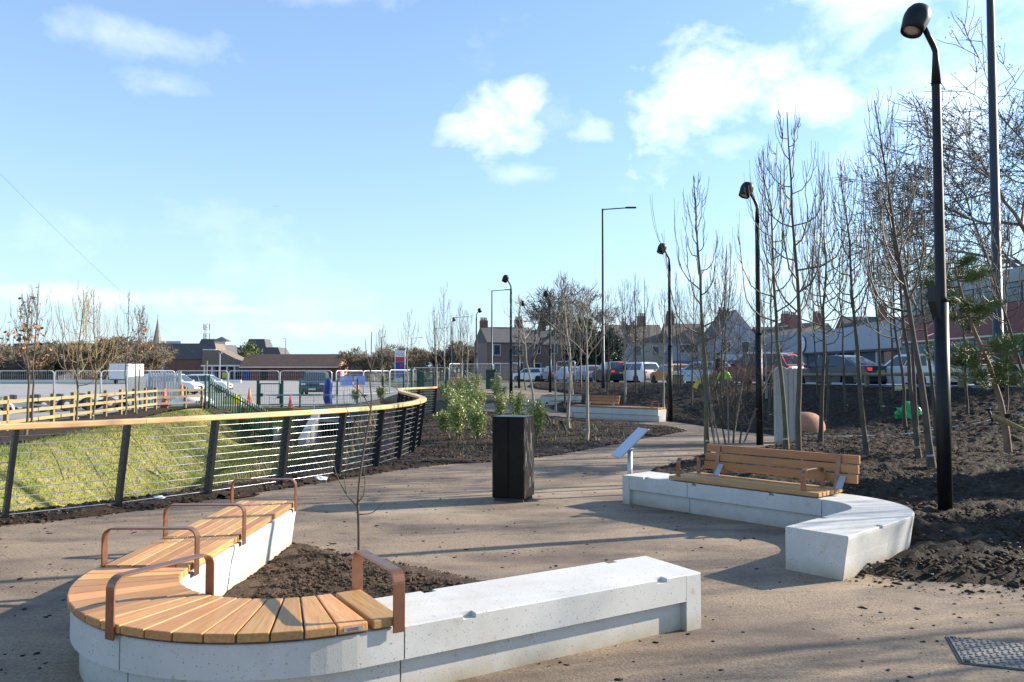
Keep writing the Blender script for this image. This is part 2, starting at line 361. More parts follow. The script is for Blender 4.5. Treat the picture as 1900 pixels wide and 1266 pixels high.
add_mix(K['grass'], (.36, .30, .11), 1.0, .46, .62, .7, stretch=(.18, 3.2, 1), detail=8, rot=R(43)); add_mix(K['grass'], (.085, .13, .018), .55, .52, .64, .75, detail=8)
K['blade'] = mat('grass_blade', (.075, .12, .016), .7, col2=(.21, .20, .05), scale=1.3)
K['hedge'] = mat('verge_grass', (.09, .12, .03), .9, var=.3, scale=3)
K['straw'] = mat('dry_stalk', (.25, .18, .10), .8, col2=(.42, .33, .20), scale=4)
K['bark'] = mat('young_bark', (.052, .041, .029), .8, col2=(.115, .093, .068), scale=9, stretch=(1, 1, .35), bump=.3, bscale=60)
K['bark_pale'] = mat('pale_bark', (.23, .20, .16), .75, col2=(.36, .32, .26), scale=9, stretch=(1, 1, .35), bump=.3, bscale=60)
K['bark_green'] = mat('mossy_bark', (.072, .065, .036), .8, col2=(.145, .130, .075), scale=8, stretch=(1, 1, .4), bump=.3, bscale=60)
K['bark_red'] = mat('pine_bark', (.16, .095, .06), .8, col2=(.30, .20, .14), scale=8, stretch=(1, 1, .5), bump=.4, bscale=50)
K['twig'] = mat('bare_twig', (.085, .066, .048), .7, col2=(.155, .125, .095), scale=3)
K['twig_far'] = mat('far_twig', (.15, .115, .075), .8, col2=(.23, .18, .12), scale=.4)
K['twig_tan'] = mat('willow_twig', (.26, .20, .09), .8, col2=(.33, .24, .13), scale=1)
K['twig_dark'] = mat('grey_twig', (.10, .085, .075), .8, col2=(.17, .145, .13), scale=.5)
K['needle'] = mat('pine_needle', (.07, .115, .028), .55, col2=(.165, .20, .065), scale=3)
K['needle_dark'] = mat('dark_conifer', (.012, .03, .016), .7, col2=(.03, .055, .025), scale=2)
K['leaf'] = mat('glossy_green_leaf', (.17, .235, .05), .42, col2=(.40, .43, .155), scale=7, spec=.5)
K['leaf_yellow'] = mat('low_plant_leaf', (.12, .125, .04), .6, col2=(.25, .20, .08), scale=6)
K['leaf_brown'] = mat('dead_oak_leaf', (.26, .115, .045), .7, col2=(.40, .20, .09), scale=3)
K['stem_orange'] = mat('dogwood_stem', (.42, .20, .05), .6, col2=(.50, .32, .10), scale=3)
K['brick'] = mat('red_brown_brick', (.15, .072, .055), .85, col2=(.21, .105, .08), scale=2.0)
K['chip'] = mat('pale_bark_chip', (.20, .15, .10), .8, col2=(.36, .29, .21), scale=3)
K['brick_grey'] = mat('haze_grey_brick', (.17, .115, .10), .85, col2=(.23, .16, .14), scale=2)  # brick greyed: distance haze put into the wall colour
K['brick_lit'] = mat('orange_sunlit_brick', (.42, .22, .13), .85, var=.1, scale=2)  # lit copy of the brick: sun on the gable put into its colour
K['slate'] = mat('dark_slate_roof', (.085, .082, .085), .8, var=.2, scale=1.5, stretch=(1, 1, 6))
K['tile'] = mat('brown_tile_roof', (.17, .135, .105), .85, var=.22, scale=1.8, stretch=(1, 1, 5)); 
K['tile_red'] = mat('plain_tile_roof', (.085, .062, .05), .85, col2=(.15, .085, .06), scale=1.2)
K['render'] = mat('painted_render', (.36, .37, .42), .85, var=.06, scale=1)
K['render_cream'] = mat('cream_render', (.52, .46, .36), .85, var=.08, scale=1)
K['stone'] = mat('church_stone', (.24, .22, .18), .9, var=.25, scale=.6)
K['white'] = mat('white_paint', (.74, .74, .74), .45, var=.04)
K['plastic_white'] = mat('white_sheet_plastic', (.70, .70, .70), .5, var=.08)
K['glass'] = glassy('window_glass', (.05, .065, .08), .05)
K['glass_blue'] = mat('bus_glass', (.10, .17, .20), .12, 0, .35, 1.5, spec=.35)
K['carglass'] = glassy('car_glass', (.035, .05, .06), .05)
K['tyre'] = mat('tyre_rubber', (.018, .018, .018), .85, var=.2)
K['rim'] = mat('alloy_rim', (.52, .53, .55), .3, .7, var=.05)
K['trim'] = mat('dark_plastic_trim', (.03, .03, .033), .6, var=.2)
K['plate_y'] = mat('yellow_plate', (.65, .48, .04), .5, var=.05); K['plate_w'] = mat('white_plate', (.7, .7, .68), .5, var=.05)
K['brake'] = glow('lit_brake_lamp', (.8, .03, .02), .45); K['lamp_red'] = mat('red_lamp_lens', (.45, .02, .02), .2, var=.1); K['headlamp'] = mat('headlamp_lens', (.72, .74, .76), .12, .3, var=.05)
for nm, c in dict(navy=(.02, .035, .065), crimson=(.17, .013, .032), gold=(.50, .22, .05), silverblue=(.36, .47, .60), paleblue=(.42, .53, .66), white=(.72, .73, .75), darkgreen=(.02, .035, .035), steelgrey=(.10, .12, .15), darkteal=(.025, .05, .06), bluegrey=(.20, .27, .36)).items():
    K['car_'+nm] = mat('car_paint_'+nm, c, .28, .15, var=.04, coat=.6)
K['bus_red'] = mat('bus_crimson', (.15, .007, .020), .4, var=.08, coat=.1); K['bus_cream'] = mat('bus_cream', (.62, .60, .46), .35, var=.05, coat=.3); K['bus_roof'] = mat('bus_roof_grey', (.30, .34, .33), .5, var=.1)
K['orange'] = mat('cone_orange', (.75, .13, .05), .5, var=.1); K['green_metal'] = mat('green_powder_coat', (.012, .075, .045), .45, var=.15); K['green_dark'] = mat('dark_green_plastic', (.012, .06, .035), .45, var=.15)
K['blue_wrap'] = mat('blue_tarpaulin', (.010, .035, .20), .45, var=.25, scale=5); K['blue_sign'] = mat('pale_blue_board', (.25, .36, .72), .5, var=.05); K['tesco_blue'] = mat('sign_blue', (.02, .05, .25), .4, var=.05); K['sign_red'] = mat('sign_red', (.60, .03, .05), .4, var=.05); K['magenta'] = mat('sign_magenta', (.55, .03, .16), .45, var=.05)
K['yellow'] = mat('yellow_plastic', (.70, .60, .08), .55, var=.1); K['bag_green'] = mat('green_plastic_bag', (.015, .34, .09), .3, var=.25, scale=6); K['sandbag'] = mat('hessian_sack', (.40, .36, .20), .9, var=.2, scale=8)
K['terracotta'] = mat('terracotta_stone', (.42, .20, .12), .7, var=.12, scale=3, bump=.3, bscale=20); K['totem'] = mat('pale_cut_stone', (.47, .46, .43), .7, var=.08, scale=4, bump=.15, bscale=60)
K['lens'] = mat('lamp_lens', (.55, .52, .46), .25, var=.1); K['dealer_blue'] = mat('dealer_fascia', (.32, .36, .41), .5, var=.05); K['logo_blue'] = mat('logo_blue', (.03, .07, .30), .35, var=.1)
K['skin'] = mat('skin', (.45, .27, .2), .6, var=.1); K['cloth_dark'] = mat('dark_jacket', (.025, .025, .03), .9, var=.2); K['hivis'] = mat('hi_vis', (.40, .75, .05), .6, var=.1); K['trousers'] = mat('dark_trousers', (.03, .035, .05), .9, var=.2)
K['iron'] = mat('cast_iron', (.17, .16, .145), .75, .0, var=.25, scale=14); K['rubber'] = mat('black_pipe', (.015, .015, .017), .6, var=.2)

# ================================================================ the setting
def build_ground():
    xs = np.concatenate([-np.geomspace(1500, 31, 22), np.arange(-30, 34.1, .5), np.geomspace(36, 1500, 20)])
    ys = np.concatenate([-np.geomspace(300, 6, 8), np.arange(-5, 60.1, .5), np.geomspace(62, 3000, 34)])
    X, Y = np.meshgrid(xs, ys, indexing='ij'); Z = H(X, Y)-.03; n = len(ys)
    F = [(i*n+j, (i+1)*n+j, (i+1)*n+j+1, i*n+j+1) for i in range(len(xs)-1) for j in range(n-1)]
    o = obj('ground', mesh('ground', np.stack([X.ravel(), Y.ravel(), Z.ravel()], 1), F, True), K['earth']); o['kind'] = 'structure'
build_ground()
PATH = [(-13, -7), (9, -7), (9, 8), (7.5, 21), (6.6, 21.8), (6.2, 23.5), (5.3, 26.8), (3.2, 29.4), (1.6, 31.6), (.9, 34.5), (1.1, 36.5), (2.0, 39), (2.9, 43), (2.3, 46.6), (.8, 49.5), (-1.0, 53), (-1.3, 60),
        (-3.9, 60), (-3.5, 53), (-2.4, 48.5), (-.9, 46), (-.3, 43.5), (-.6, 40.5), (-1.9, 38), (-2.3, 35.5), (-2, 33), (-1.6, 28), (-1.6, 20), (-1.9, 15), (-2.7, 12.9), (-4.7, 9.9), (-6, 8.8), (-8.5, 7.2), (-13, 5.2)]
zone('path', PATH, K['path'], .5, .004)
CARPARK = [(-160, 16), (-17, 16), (-16.6, 34), (-16, 38.4), (-8, 38.9), (-7.2, 44), (-7.4, 56), (-10, 70), (-14, 90), (-22, 130), (-40, 156), (-160, 156)]
zone('car_park', CARPARK, K['carpark'], 2.0, .0)
yy = np.arange(-20, 175, 6.0)
strip = lambda a, b: [(float(road_edge(y))+a, y) for y in yy]+[(float(road_edge(y))+b, y) for y in yy[::-1]]
zone('road', strip(2.0, 11.2), K['asphalt'], 2.0, .0)
zone('pavement', strip(.25, 1.9), K['pave'], 1.0, .09)
def strip_bar(name, off, w, h, z, m):
    mb = MB(); pts = [(float(road_edge(y))+off, y) for y in np.arange(-8, 130, 2.5)]; vs = []; fs = []
    for i, (x, y) in enumerate(pts):
        g = float(zroad(y))
        for a, b in ((0, -.1), (0, h), (w, h), (w, -.1)): vs.append((x+a, y, g+z+b))
    for i in range(len(pts)-1):
        for j in range(4): fs.append((i*4+j, i*4+(j+1) % 4, i*4+4+(j+1) % 4, i*4+4+j))
    mb.add(vs, fs); o = mb.build(name, m); o['kind'] = 'structure'; return o
strip_bar('kerb', 1.9, .14, .12, 0, K['pave'])
zone('forecourt_pavement', strip(11.6, 34), K['pave'], 3.0, .02)
ISLAND = [(-13, 5.1), (-7.7, 7.25), (-5.6, 8.62), (-4.66, 9.43), (-3.94, 10.42), (-2.88, 11.95), (-1.85, 13.7), (-.99, 14.5), (-.31, 14.87), (.99, 16.1), (3.06, 19.4), (4.41, 21.5), (4.98, 22.4), (5.01, 23.4), (4.6, 24.4), (2.84, 27.4),
          (1.03, 29.9), (-1.1, 31.9), (-1.95, 33.8), (-1.7, 36.3), (-.5, 38.6), (-.1, 40.5), (-.5, 42.8), (-1.6, 44.8), (-3.0, 47.3), (-3.8, 50.5), (-4.2, 56), (-7, 56), (-7, 44), (-6.4, 38.6), (-5.0, 37), (-5.2, 36.1), (-7.6, 36.1), (-7.8, 30), (-7.4, 22), (-7.2, 16), (-7.5, 12.5), (-9, 10.2), (-14, 7.6)]
ISL = smooth_poly(ISLAND, 3)
zone('planting_soil', ISL, K['bark_mulch'], .12, .045, .055, 3.2, edge=.22)
GRASSP = [(-14.5, 7.6), (-9.1, 10.0), (-7.6, 12.5), (-7.3, 16), (-7.5, 22), (-7.8, 30), (-8.9, 35.9), (-13.8, 36), (-14.4, 33.8), (-12.5, 25), (-11.4, 18.2), (-11.9, 12), (-16, 6.6)]
zone('lawn', smooth_poly(GRASSP, 3), K['grass'], .22, .03, .02, 2.0)
STRIPP = [(-16.5, 6.4), (-12.1, 12), (-11.6, 18), (-12.6, 25), (-14.6, 33.7), (-14.3, 36.4), (-14.9, 37.2), (-16.4, 35), (-15.6, 28), (-15.0, 22), (-15.2, 16), (-19, 8)]
zone('bark_strip', smooth_poly(STRIPP, 3), K['bark_mulch'], .2, .05, .05, 2.5)
MUD = [(2.75, 6.72), (3.3, 6.40), (4.0, 6.22), (6, 5.75), (12, 4.6), (22, 3), (19.6, 13), (16.7, 24), (13.2, 36), (9.8, 49.5), (7.2, 60), (5.6, 68), (2.6, 68), (1.2, 60), (1.6, 53), (2.7, 48.5), (3.5, 43.5), (2.9, 39.4), (1.9, 36.3), (1.7, 34.6), (2.2, 32.0),
       (3.7, 29.9), (5.6, 27.2), (6.3, 23.6), (6.85, 21.6), (6.95, 20.0), (6.3, 18.4), (5.2, 17), (3.73, 15.48), (2.5, 13.8), (2.05, 12.6), (1.95, 11.4), (2.05, 10.5), (2.7, 9.9), (3.4, 9.1), (3.75, 8.3), (3.7, 7.6), (3.2, 7.0)]
MUDS = smooth_poly(MUD, 3)
def lumps(a, sc_, pw=1.0): return lambda x, y: a*(np.abs(fbm(x*sc_, y*sc_, 4, .6))*4)**pw*sm(edist(MUDS, x, y)/.3)
_l1 = lumps(.03, 3.4); _l2 = lumps(.04, 8.0)
zone('mud_bank', MUDS, K['soil'], .055, .03, .085, 2.6, edge=.2, extra=lambda x, y: _l1(x, y)+_l2(x, y)+.045*(vnoise(x*13, y*13)-.4)*sm(edist(MUDS, x, y)/.2))
BEDA = [(-2.2, 7.86), (-2.08, 7.80), (-1.0, 7.05), (-.2, 6.42), (.80, 5.69), (.6, 5.35), (-1.03, 4.40), (-1.4, 4.33), (-1.95, 4.55), (-2.25, 5.1), (-2.25, 6.5)]
zone('bench_planting_soil', BEDA, K['garden_soil'], .05, .02, .04, 4.5, edge=.15, extra=lambda x, y: .0*x+.03*np.abs(fbm(x*7, y*7, 4, .6))*4*sm(edist(BEDA, x, y)/.2))

def clods(name, poly, n, smin, smax, m, seed, lim=None, zoff=.04, flat=.7, edge=.25, pw=1.5):
    """loose lumps too many to count, one mesh"""
    rs = np.random.RandomState(seed); P = np.array(poly); ico = bmesh.new(); bmesh.ops.create_icosphere(ico, subdivisions=1, radius=1)
    bv = np.array([v.co[:] for v in ico.verts]); bf = np.array([[v.index for v in f.verts] for f in ico.faces]); ico.free()
    x0, y0 = P.min(0); x1, y1 = P.max(0)
    if lim: x0, y0, x1, y1 = lim
    X = rs.uniform(x0, x1, n*3); Y = y0+(y1-y0)*rs.rand(n*3)**pw; k = inside(poly, X, Y); X, Y = X[k][:n], Y[k][:n]; n = len(X)
    S = smin+(smax-smin)*rs.rand(n)**3.2; Z = H(X, Y)+zoff*(.15+.85*sm(edist(poly, X, Y)/edge))
    A = rs.rand(n)*6.28; V = bv[None]*(1+1.0*(rs.rand(n, len(bv), 1)-.5))*S[:, None, None]; V = V*np.stack([1+1.2*rs.rand(n)**2, np.ones(n), flat*(.6+.5*rs.rand(n))], 1)[:, None]
    ca, sa = np.cos(A)[:, None], np.sin(A)[:, None]; W = np.stack([V[..., 0]*ca-V[..., 1]*sa+X[:, None], V[..., 0]*sa+V[..., 1]*ca+Y[:, None], V[..., 2]+Z[:, None]], 2)
    F = (bf[None]+np.arange(n)[:, None, None]*len(bv)).reshape(-1, 3)
    o = obj(name, mesh(name, W.reshape(-1, 3), F.tolist(), True), m); o['kind'] = 'stuff'; return o
tag(clods('soil_clods', MUDS, 42000, .006, .026, K['clod'], 1, (2.7, 5.6, 15, 34), .095, .8, .25, 1.7), 'loose dark clods of soil on the muddy bank')
tag(clods('mulch_clods', ISL, 30000, .008, .034, K['clod'], 2, (-8, 7, 5, 32), .06), 'loose bark and soil lumps on the planting bed')
tag(clods('bench_soil_clods', BEDA, 7000, .004, .02, K['garden_soil'], 3, None, .055, .8, .4, 1.0), 'loose soil lumps in the bed inside the curved bench')
tag(clods('dirt_crumbs', PATH[:4]+[(4, 20), (-1.0, 14.3), (-4.5, 9.5), (-13, 5)], 2600, .004, .018, K['soil'], 4, (-6, 3.2, 7, 18), .006, .4), 'scattered crumbs of dirt on the buff path')

def blades(name, poly, n, hmin, hmax, m, seed, w=.008, lim=None, lean=.5, zoff=.03):
    rs = np.random.RandomState(seed); P = np.array(poly); x0, y0 = P.min(0); x1, y1 = P.max(0)
    if lim: x0, y0, x1, y1 = lim
    X = rs.uniform(x0, x1, n*3); Y = rs.uniform(y0, y1, n*3); k = inside(poly, X, Y); X, Y = X[k][:n], Y[k][:n]; n = len(X)
    hh = hmin+(hmax-hmin)*rs.rand(n)**2; a = rs.rand(n)*6.28; Z = H(X, Y)+zoff; lx = rs.normal(0, lean, n)*hh; ly = rs.normal(0, lean, n)*hh; ww = w*(.6+.8*rs.rand(n))
    V = np.stack([np.stack([X-ww*np.cos(a), Y-ww*np.sin(a), Z], 1), np.stack([X+ww*np.cos(a), Y+ww*np.sin(a), Z], 1), np.stack([X+lx, Y+ly, Z+hh], 1)], 1).reshape(-1, 3)
    o = obj(name, mesh(name, V, np.arange(n*3).reshape(-1, 3).tolist()), m); o['kind'] = 'stuff'; return o
tag(clods('soil_spill', [(2.3, 6.95), (3.2, 6.5), (4.0, 6.3), (8.5, 5.5), (8.5, 4.7), (4.2, 5.6), (2.9, 6.2)], 1500, .004, .02, K['clod'], 14, None, .01, .5, .1, 1.0), 'crumbs of soil spilled from the muddy bank over the path edge')
tag(clods('bark_chips', ISL, 3200, .006, .02, K['chip'], 12, (-6, 7.5, 5, 28), .075, .35), 'pale flecks of bark and stone strewn over the planting bed')
tag(clods('stone_flecks', MUDS, 2600, .006, .02, K['chip'], 13, (2.7, 5.6, 14, 28), .10, .4), 'pale stones and chips strewn over the muddy bank')
tag(blades('grass', GRASSP, 130000, .03, .13, K['blade'], 5, .006), 'short mown grass on the netted slope behind the railing')
tag(blades('dry_grass', [(-10.6, 35.6), (-5.6, 35.6), (-4.9, 29), (-4.4, 26), (-3.6, 21), (-3.4, 16.5), (-5.0, 13), (-6.5, 11), (-8.2, 13), (-8.0, 22), (-9.5, 30)], 5200, .12, .62, K['straw'], 6, .006, None, .22), 'dead straw-coloured weeds in the bottom of the ditch')
tag(blades('ground_cover', [(-1.2, 15.2), (1.2, 17), (3.5, 21), (2.5, 26), (-1.5, 29), (-1.7, 21)], 2000, .05, .22, K['leaf_yellow'], 8, .012, None, .5), 'low yellow-green ground cover on the shrub bed')
def netting():
    mb = MB(); rs = random.Random(4)
    for i in range(13):
        y = 10.5+i*1.9+rs.uniform(-.2, .2); a = (-12.2-.12*(y-20) if y > 18 else -11.6, y+3.0); b = (-7.9, y-1.0); pts = []
        for t in np.linspace(0, 1, 22):
            x = a[0]+(b[0]-a[0])*t; yy_ = a[1]+(b[1]-a[1])*t
            if inside(GRASSP, np.array([x]), np.array([yy_]))[0]: pts.append((x, yy_, h1(x, yy_)+.045))
        if len(pts) > 3: k_ = rs.randint(0, 8); mb.tube(pts[k_:k_+rs.randint(8, 14)] if len(pts) > k_+6 else pts, .011, 4)
    o = mb.build('erosion_netting_seams', K['old_shaded_wood']); tag(o, 'dark seams of the erosion netting across the grass slope', None, None, 'stuff')
netting()

# ================================================================ benches
def path_pts(segs):
    """segs: ('l', p, q) or ('a', c, R, a0, a1); returns function s-> (x, y, tx, ty, ox, oy) with o pointing outwards"""
    out = []
    for sg in segs:
        if sg[0] == 'l':
            _, p, q, o = sg; L = math.hypot(q[0]-p[0], q[1]-p[1]); out.append((L, lambda s, p=p, q=q, L=L, o=o: (p[0]+(q[0]-p[0])*s/L, p[1]+(q[1]-p[1])*s/L, (q[0]-p[0])/L, (q[1]-p[1])/L, o[0], o[1])))
        else:
            _, c, Rr, a0, a1 = sg; L = abs(a1-a0)*Rr; sg_ = 1 if a1 > a0 else -1
            out.append((L, lambda s, c=c, Rr=Rr, a0=a0, g=sg_: (c[0]+Rr*math.cos(a0+g*s/Rr), c[1]+Rr*math.sin(a0+g*s/Rr), -g*math.sin(a0+g*s/Rr), g*math.cos(a0+g*s/Rr), math.cos(a0+g*s/Rr), math.sin(a0+g*s/Rr))))
    tot = sum(o[0] for o in out)
    def at(s):
        for L, fn in out[:-1]:
            if s <= L: return fn(s)
            s -= L
        return out[-1][1](s)
    return at, tot
def sweep(at, s0, s1, prof, step=.06, cuts=()):
    """prof(s) -> closed outline of (offset outwards, z)"""
    st = set(np.linspace(s0, s1, max(2, int((s1-s0)/step)+1)).tolist())
    for c0, c1 in cuts:
        for c in (c0-.0008, c0, c1, c1+.0008):
            if s0 < c < s1: st.add(c)
    st = sorted(st); mb = MB(); vs = []; fs = []
    for s in st:
        x, y, tx, ty, ox, oy = at(s); pr = prof(s); n = len(pr)
        vs += [(x+o*ox, y+o*oy, z) for o, z in pr]
    for i in range(len(st)-1):
        for j in range(n): fs.append((i*n+j, i*n+(j+1) % n, i*n+n+(j+1) % n, i*n+n+j))
    fs += [tuple(range(n)), tuple(range((len(st)-1)*n, len(st)*n))]
    return mb.add(vs, fs)
def conc_prof(hw, zt, step_side, notches=(), block=False, slope=.045, flat_in=False):
    def pr(s):
        k = any(a <= s <= b for a, b in notches); nd = .026 if k else 0.0
        c = .006
        def side(sg, stepped):
            if stepped and not block: low = [(sg*(hw-.05), 0.0), (sg*(hw-.05), zt*.50), (sg*hw, zt*.50+.012)]
            elif stepped: low = [(sg*hw, 0.0), (sg*hw, zt*.5), (sg*hw, zt*.5+.012)]
            elif flat_in and sg < 0: low = [(sg*hw, 0.0), (sg*hw, zt*.5), (sg*hw, zt*.5+.012)]
            else: low = [(sg*(hw-slope), 0.0), (sg*(hw-slope*.5), zt*.5), (sg*(hw-slope*.48), zt*.5+.012)]
            return low+[(sg*hw, zt-.03), (sg*(hw), zt-max(c, nd)), (sg*(hw-c), zt-nd), (sg*(hw-.055), zt-nd), (sg*(hw-.0555), zt)]
        a = side(1, step_side > 0); b = side(-1, step_side < 0)
        return a+b[::-1]
    return pr
def strap(name, at, s, hw, z0, z1, parent, w=.065, t=.011, r=.055):
    """flat bar bent into an inverted U across the bench"""
    pl = [(-hw, z0), (-hw, z1-r)]+[(-hw+r-r*math.cos(a), z1-r+r*math.sin(a)) for a in np.linspace(.2, math.pi/2, 6)]+[(hw-r+r*math.sin(a), z1-r+r*math.cos(a)) for a in np.linspace(0, math.pi/2-.2, 6)]+[(hw, z1-r), (hw, z0)]
    x, y, tx, ty, ox, oy = at(s); mb = MB(); vs = []; fs = []; n = len(pl)
    for i, (o, z) in enumerate(pl):
        a = pl[max(i-1, 0)]; b = pl[min(i+1, n-1)]; L = math.hypot(b[0]-a[0], b[1]-a[1]); no, nz = -(b[1]-a[1])/L, (b[0]-a[0])/L
        for sw, sn in ((-1, 0), (1, 0), (1, 1), (-1, 1)): vs.append((x+tx*sw*w/2+ox*(o+no*sn*t), y+ty*sw*w/2+oy*(o+no*sn*t), z+nz*sn*t))
    for i in range(n-1):
        for j in range(4): fs.append((i*4+j, i*4+(j+1) % 4, i*4+4+(j+1) % 4, i*4+4+j))
    fs += [(0, 1, 2, 3), tuple(range(4*n-4, 4*n))]
    mb.add([(a-parent.location[0], b-parent.location[1], c-parent.location[2]) for a, b, c in vs], fs)
    return mb.build(name, K['bronze'], parent, bevel=.002)
def shift(mb, parent): mb.v = [(a-parent.location[0], b-parent.location[1], c-parent.location[2]) for a, b, c in mb.v]; return mb
_boards = {}
def board(name, L, w, t, m, parent, p, ang, z, bev=.006):
    key = (round(L, 2), round(w, 3), round(t, 3), m.name)
    if key not in _boards: _boards[key] = MB().box((0, 0, 0), (L, w, t)).mesh('board', bevel=bev, seg=2); _boards[key].materials.append(m)
    return obj(name, _boards[key], m, parent, (p[0]-parent.location[0], p[1]-parent.location[1], z-parent.location[2]), (0, 0, ang))

# --- near bench: straight arm, hairpin curve with radial boards, long bare arm
zt = .37; hw = .28
ARC = (-1.4, 5.15); RR = 1.0; A0, A1 = math.pi, math.pi+R(121.2); DIR = (.855, .5186); E = (ARC[0]+math.cos(A1), ARC[1]+math.sin(A1))
LEN2 = 2.33; E2 = (E[0]+DIR[0]*LEN2, E[1]+DIR[1]*LEN2)
atA, totA = path_pts([('l', (-2.4, 7.76), (-2.4, 5.15), (-1, 0)), ('a', ARC, RR, A0, A1), ('l', E, E2, (DIR[1], -DIR[0]))])
bA = thing('curved_bench', 'pale concrete hairpin bench with slatted timber seat curling round a small planting bed', 'bench', (-1.4, 5.15, 0))
L1 = 2.61; LA = RR*R(121.2)
nA = [(L1+LA+.55, L1+LA+.63), (L1+LA+1.95, L1+LA+2.03)]
for a, b in ((0, 1.45), (1.458, L1), (L1+.008, L1+LA*.52), (L1+LA*.52+.008, L1+LA+.20), (L1+LA+.208, totA-.135)):
    shift(sweep(atA, a, b, conc_prof(hw, zt, 1, nA), cuts=nA), bA).build('concrete_unit', K['concrete'], bA)
shift(sweep(atA, totA-.135, totA, conc_prof(hw, zt-.001, 1, (), True)), bA).build('concrete_end_block', K['concrete'], bA, bevel=.004)
for a, b in ((7.79, 6.12), (6.105, 5.21)):
    for k in range(6): board('seat_board', a-b, .088, .045, K['deck'], bA, (-2.4-.235+k*.094, (a+b)/2), math.pi/2, .408)
def wedge(a_in, a_out, ri, ro, t):
    g = .5*(ro+ri); return MB().prism([(ri-g, -a_in/2), (ro-g, -a_out/2), (ro-g, a_out/2), (ri-g, a_in/2)], 'z', -t/2, t/2)
NB = 17; da = R(121.2)/NB; ri, ro = RR-.30, RR+.295
wm = wedge(ri*da-.009, ro*da-.009, ri, ro, .045).mesh('radial_board', bevel=.006, seg=2); wm.materials.append(K['deck'])
for k in range(NB):
    a = A0+(k+.5)*da; obj('radial_seat_board', wm, None, bA, ((ri+ro)/2*math.cos(a), (ri+ro)/2*math.sin(a), .408), (0, 0, a))
al = A1
x, y, tx, ty, ox, oy = atA(L1+LA+.10); board('seat_board', .595, .15, .045, K['deck'], bA, (x, y), math.atan2(oy, ox), .408)
for s in (.12, 1.58, 2.5, L1+RR*R(61.5), L1+LA+.16): strap('armrest', atA, s, .302, .352, .655, bA)
pl = obj('maker_plate', MB().box((0, 0, 0), (.10, .004, .022)).mesh('plate', bevel=.001), K['galv'], bA)
aa = A1-.5*da; pc = (ro+.0035)*math.cos(aa), (ro+.0035)*math.sin(aa); pl.location = (pc[0], pc[1], .407); pl.rotation_euler = (0, 0, aa+math.pi/2)
def text(name, s, size, m, parent, loc, rot, ext=.001):
    c = bpy.data.curves.new(name, 'FONT'); c.body = s; c.size = size; c.extrude = ext; c.align_x = 'CENTER'; c.align_y = 'CENTER'; c.resolution_u = 2
    tmp = bpy.data.objects.new(name, c); sc.collection.objects.link(tmp); dg = bpy.context.evaluated_depsgraph_get(); me = bpy.data.meshes.new_from_object(tmp.evaluated_get(dg)); bpy.data.objects.remove(tmp)
    me.materials.clear(); me.materials.append(m); return obj(name, me, m, parent, loc, rot)
text('lettering', 'LOGIC', .02, K['black'], pl, (0, -.0025, 0), (math.pi/2, 0, 0), .0006)

# --- second bench, with backrest
P1 = (1.43, 10.18); u1 = (.68, -.7332); n1 = (-.7332, -.68); CB = (2.91, 7.92); RB = .725; hb = .275
s0 = (P1[0]-n1[0]*hb, P1[1]-n1[1]*hb); e0 = (CB[0]-n1[0]*RB, CB[1]-n1[1]*RB); b0 = math.atan2(-n1[1], -n1[0]); b1 = b0-R(90.7)
e1 = (CB[0]+RB*math.cos(b1), CB[1]+RB*math.sin(b1)); d2 = (math.sin(b1), -math.cos(b1)); e2 = (e1[0]+d2[0]*1.16, e1[1]+d2[1]*1.16)
atB, totB = path_pts([('l', s0, e0, (-n1[0], -n1[1])), ('a', CB, RB, b0, b1), ('l', e1, e2, (math.cos(b1), math.sin(b1)))])
LB1 = math.hypot(e0[0]-s0[0], e0[1]-s0[1]); LBA = RB*R(90.7)
bB = thing('backrest_bench', 'pale concrete hooked bench with timber seat and three-plank backrest beside the muddy bank', 'bench', (2.9, 8.6, 0))
nB = [(.33, .40), (1.05, 1.11), (2.05, 2.11), (LB1+LBA+.5, LB1+LBA+.57)]
shift(sweep(atB, 0, .11, conc_prof(hb+.012, zt-.001, -1, (), True)), bB).build('concrete_end_block', K['concrete'], bB, bevel=.004)
for a, b in ((.11, .98), (.988, LB1-.02), (LB1-.012, totB)):
    if b == totB:
        shift(sweep(atB, a, LB1+LBA*.5, conc_prof(hb, zt, -1, nB), cuts=nB), bB).build('concrete_unit', K['concrete'], bB)
        shift(sweep(atB, LB1+LBA*.5+.004, totB, conc_prof(hb, zt, 0, nB, slope=.05, flat_in=True), cuts=nB), bB).build('concrete_unit', K['concrete'], bB)
    else: shift(sweep(atB, a, b, conc_prof(hb, zt, -1, nB), cuts=nB), bB).build('concrete_unit', K['concrete'], bB)
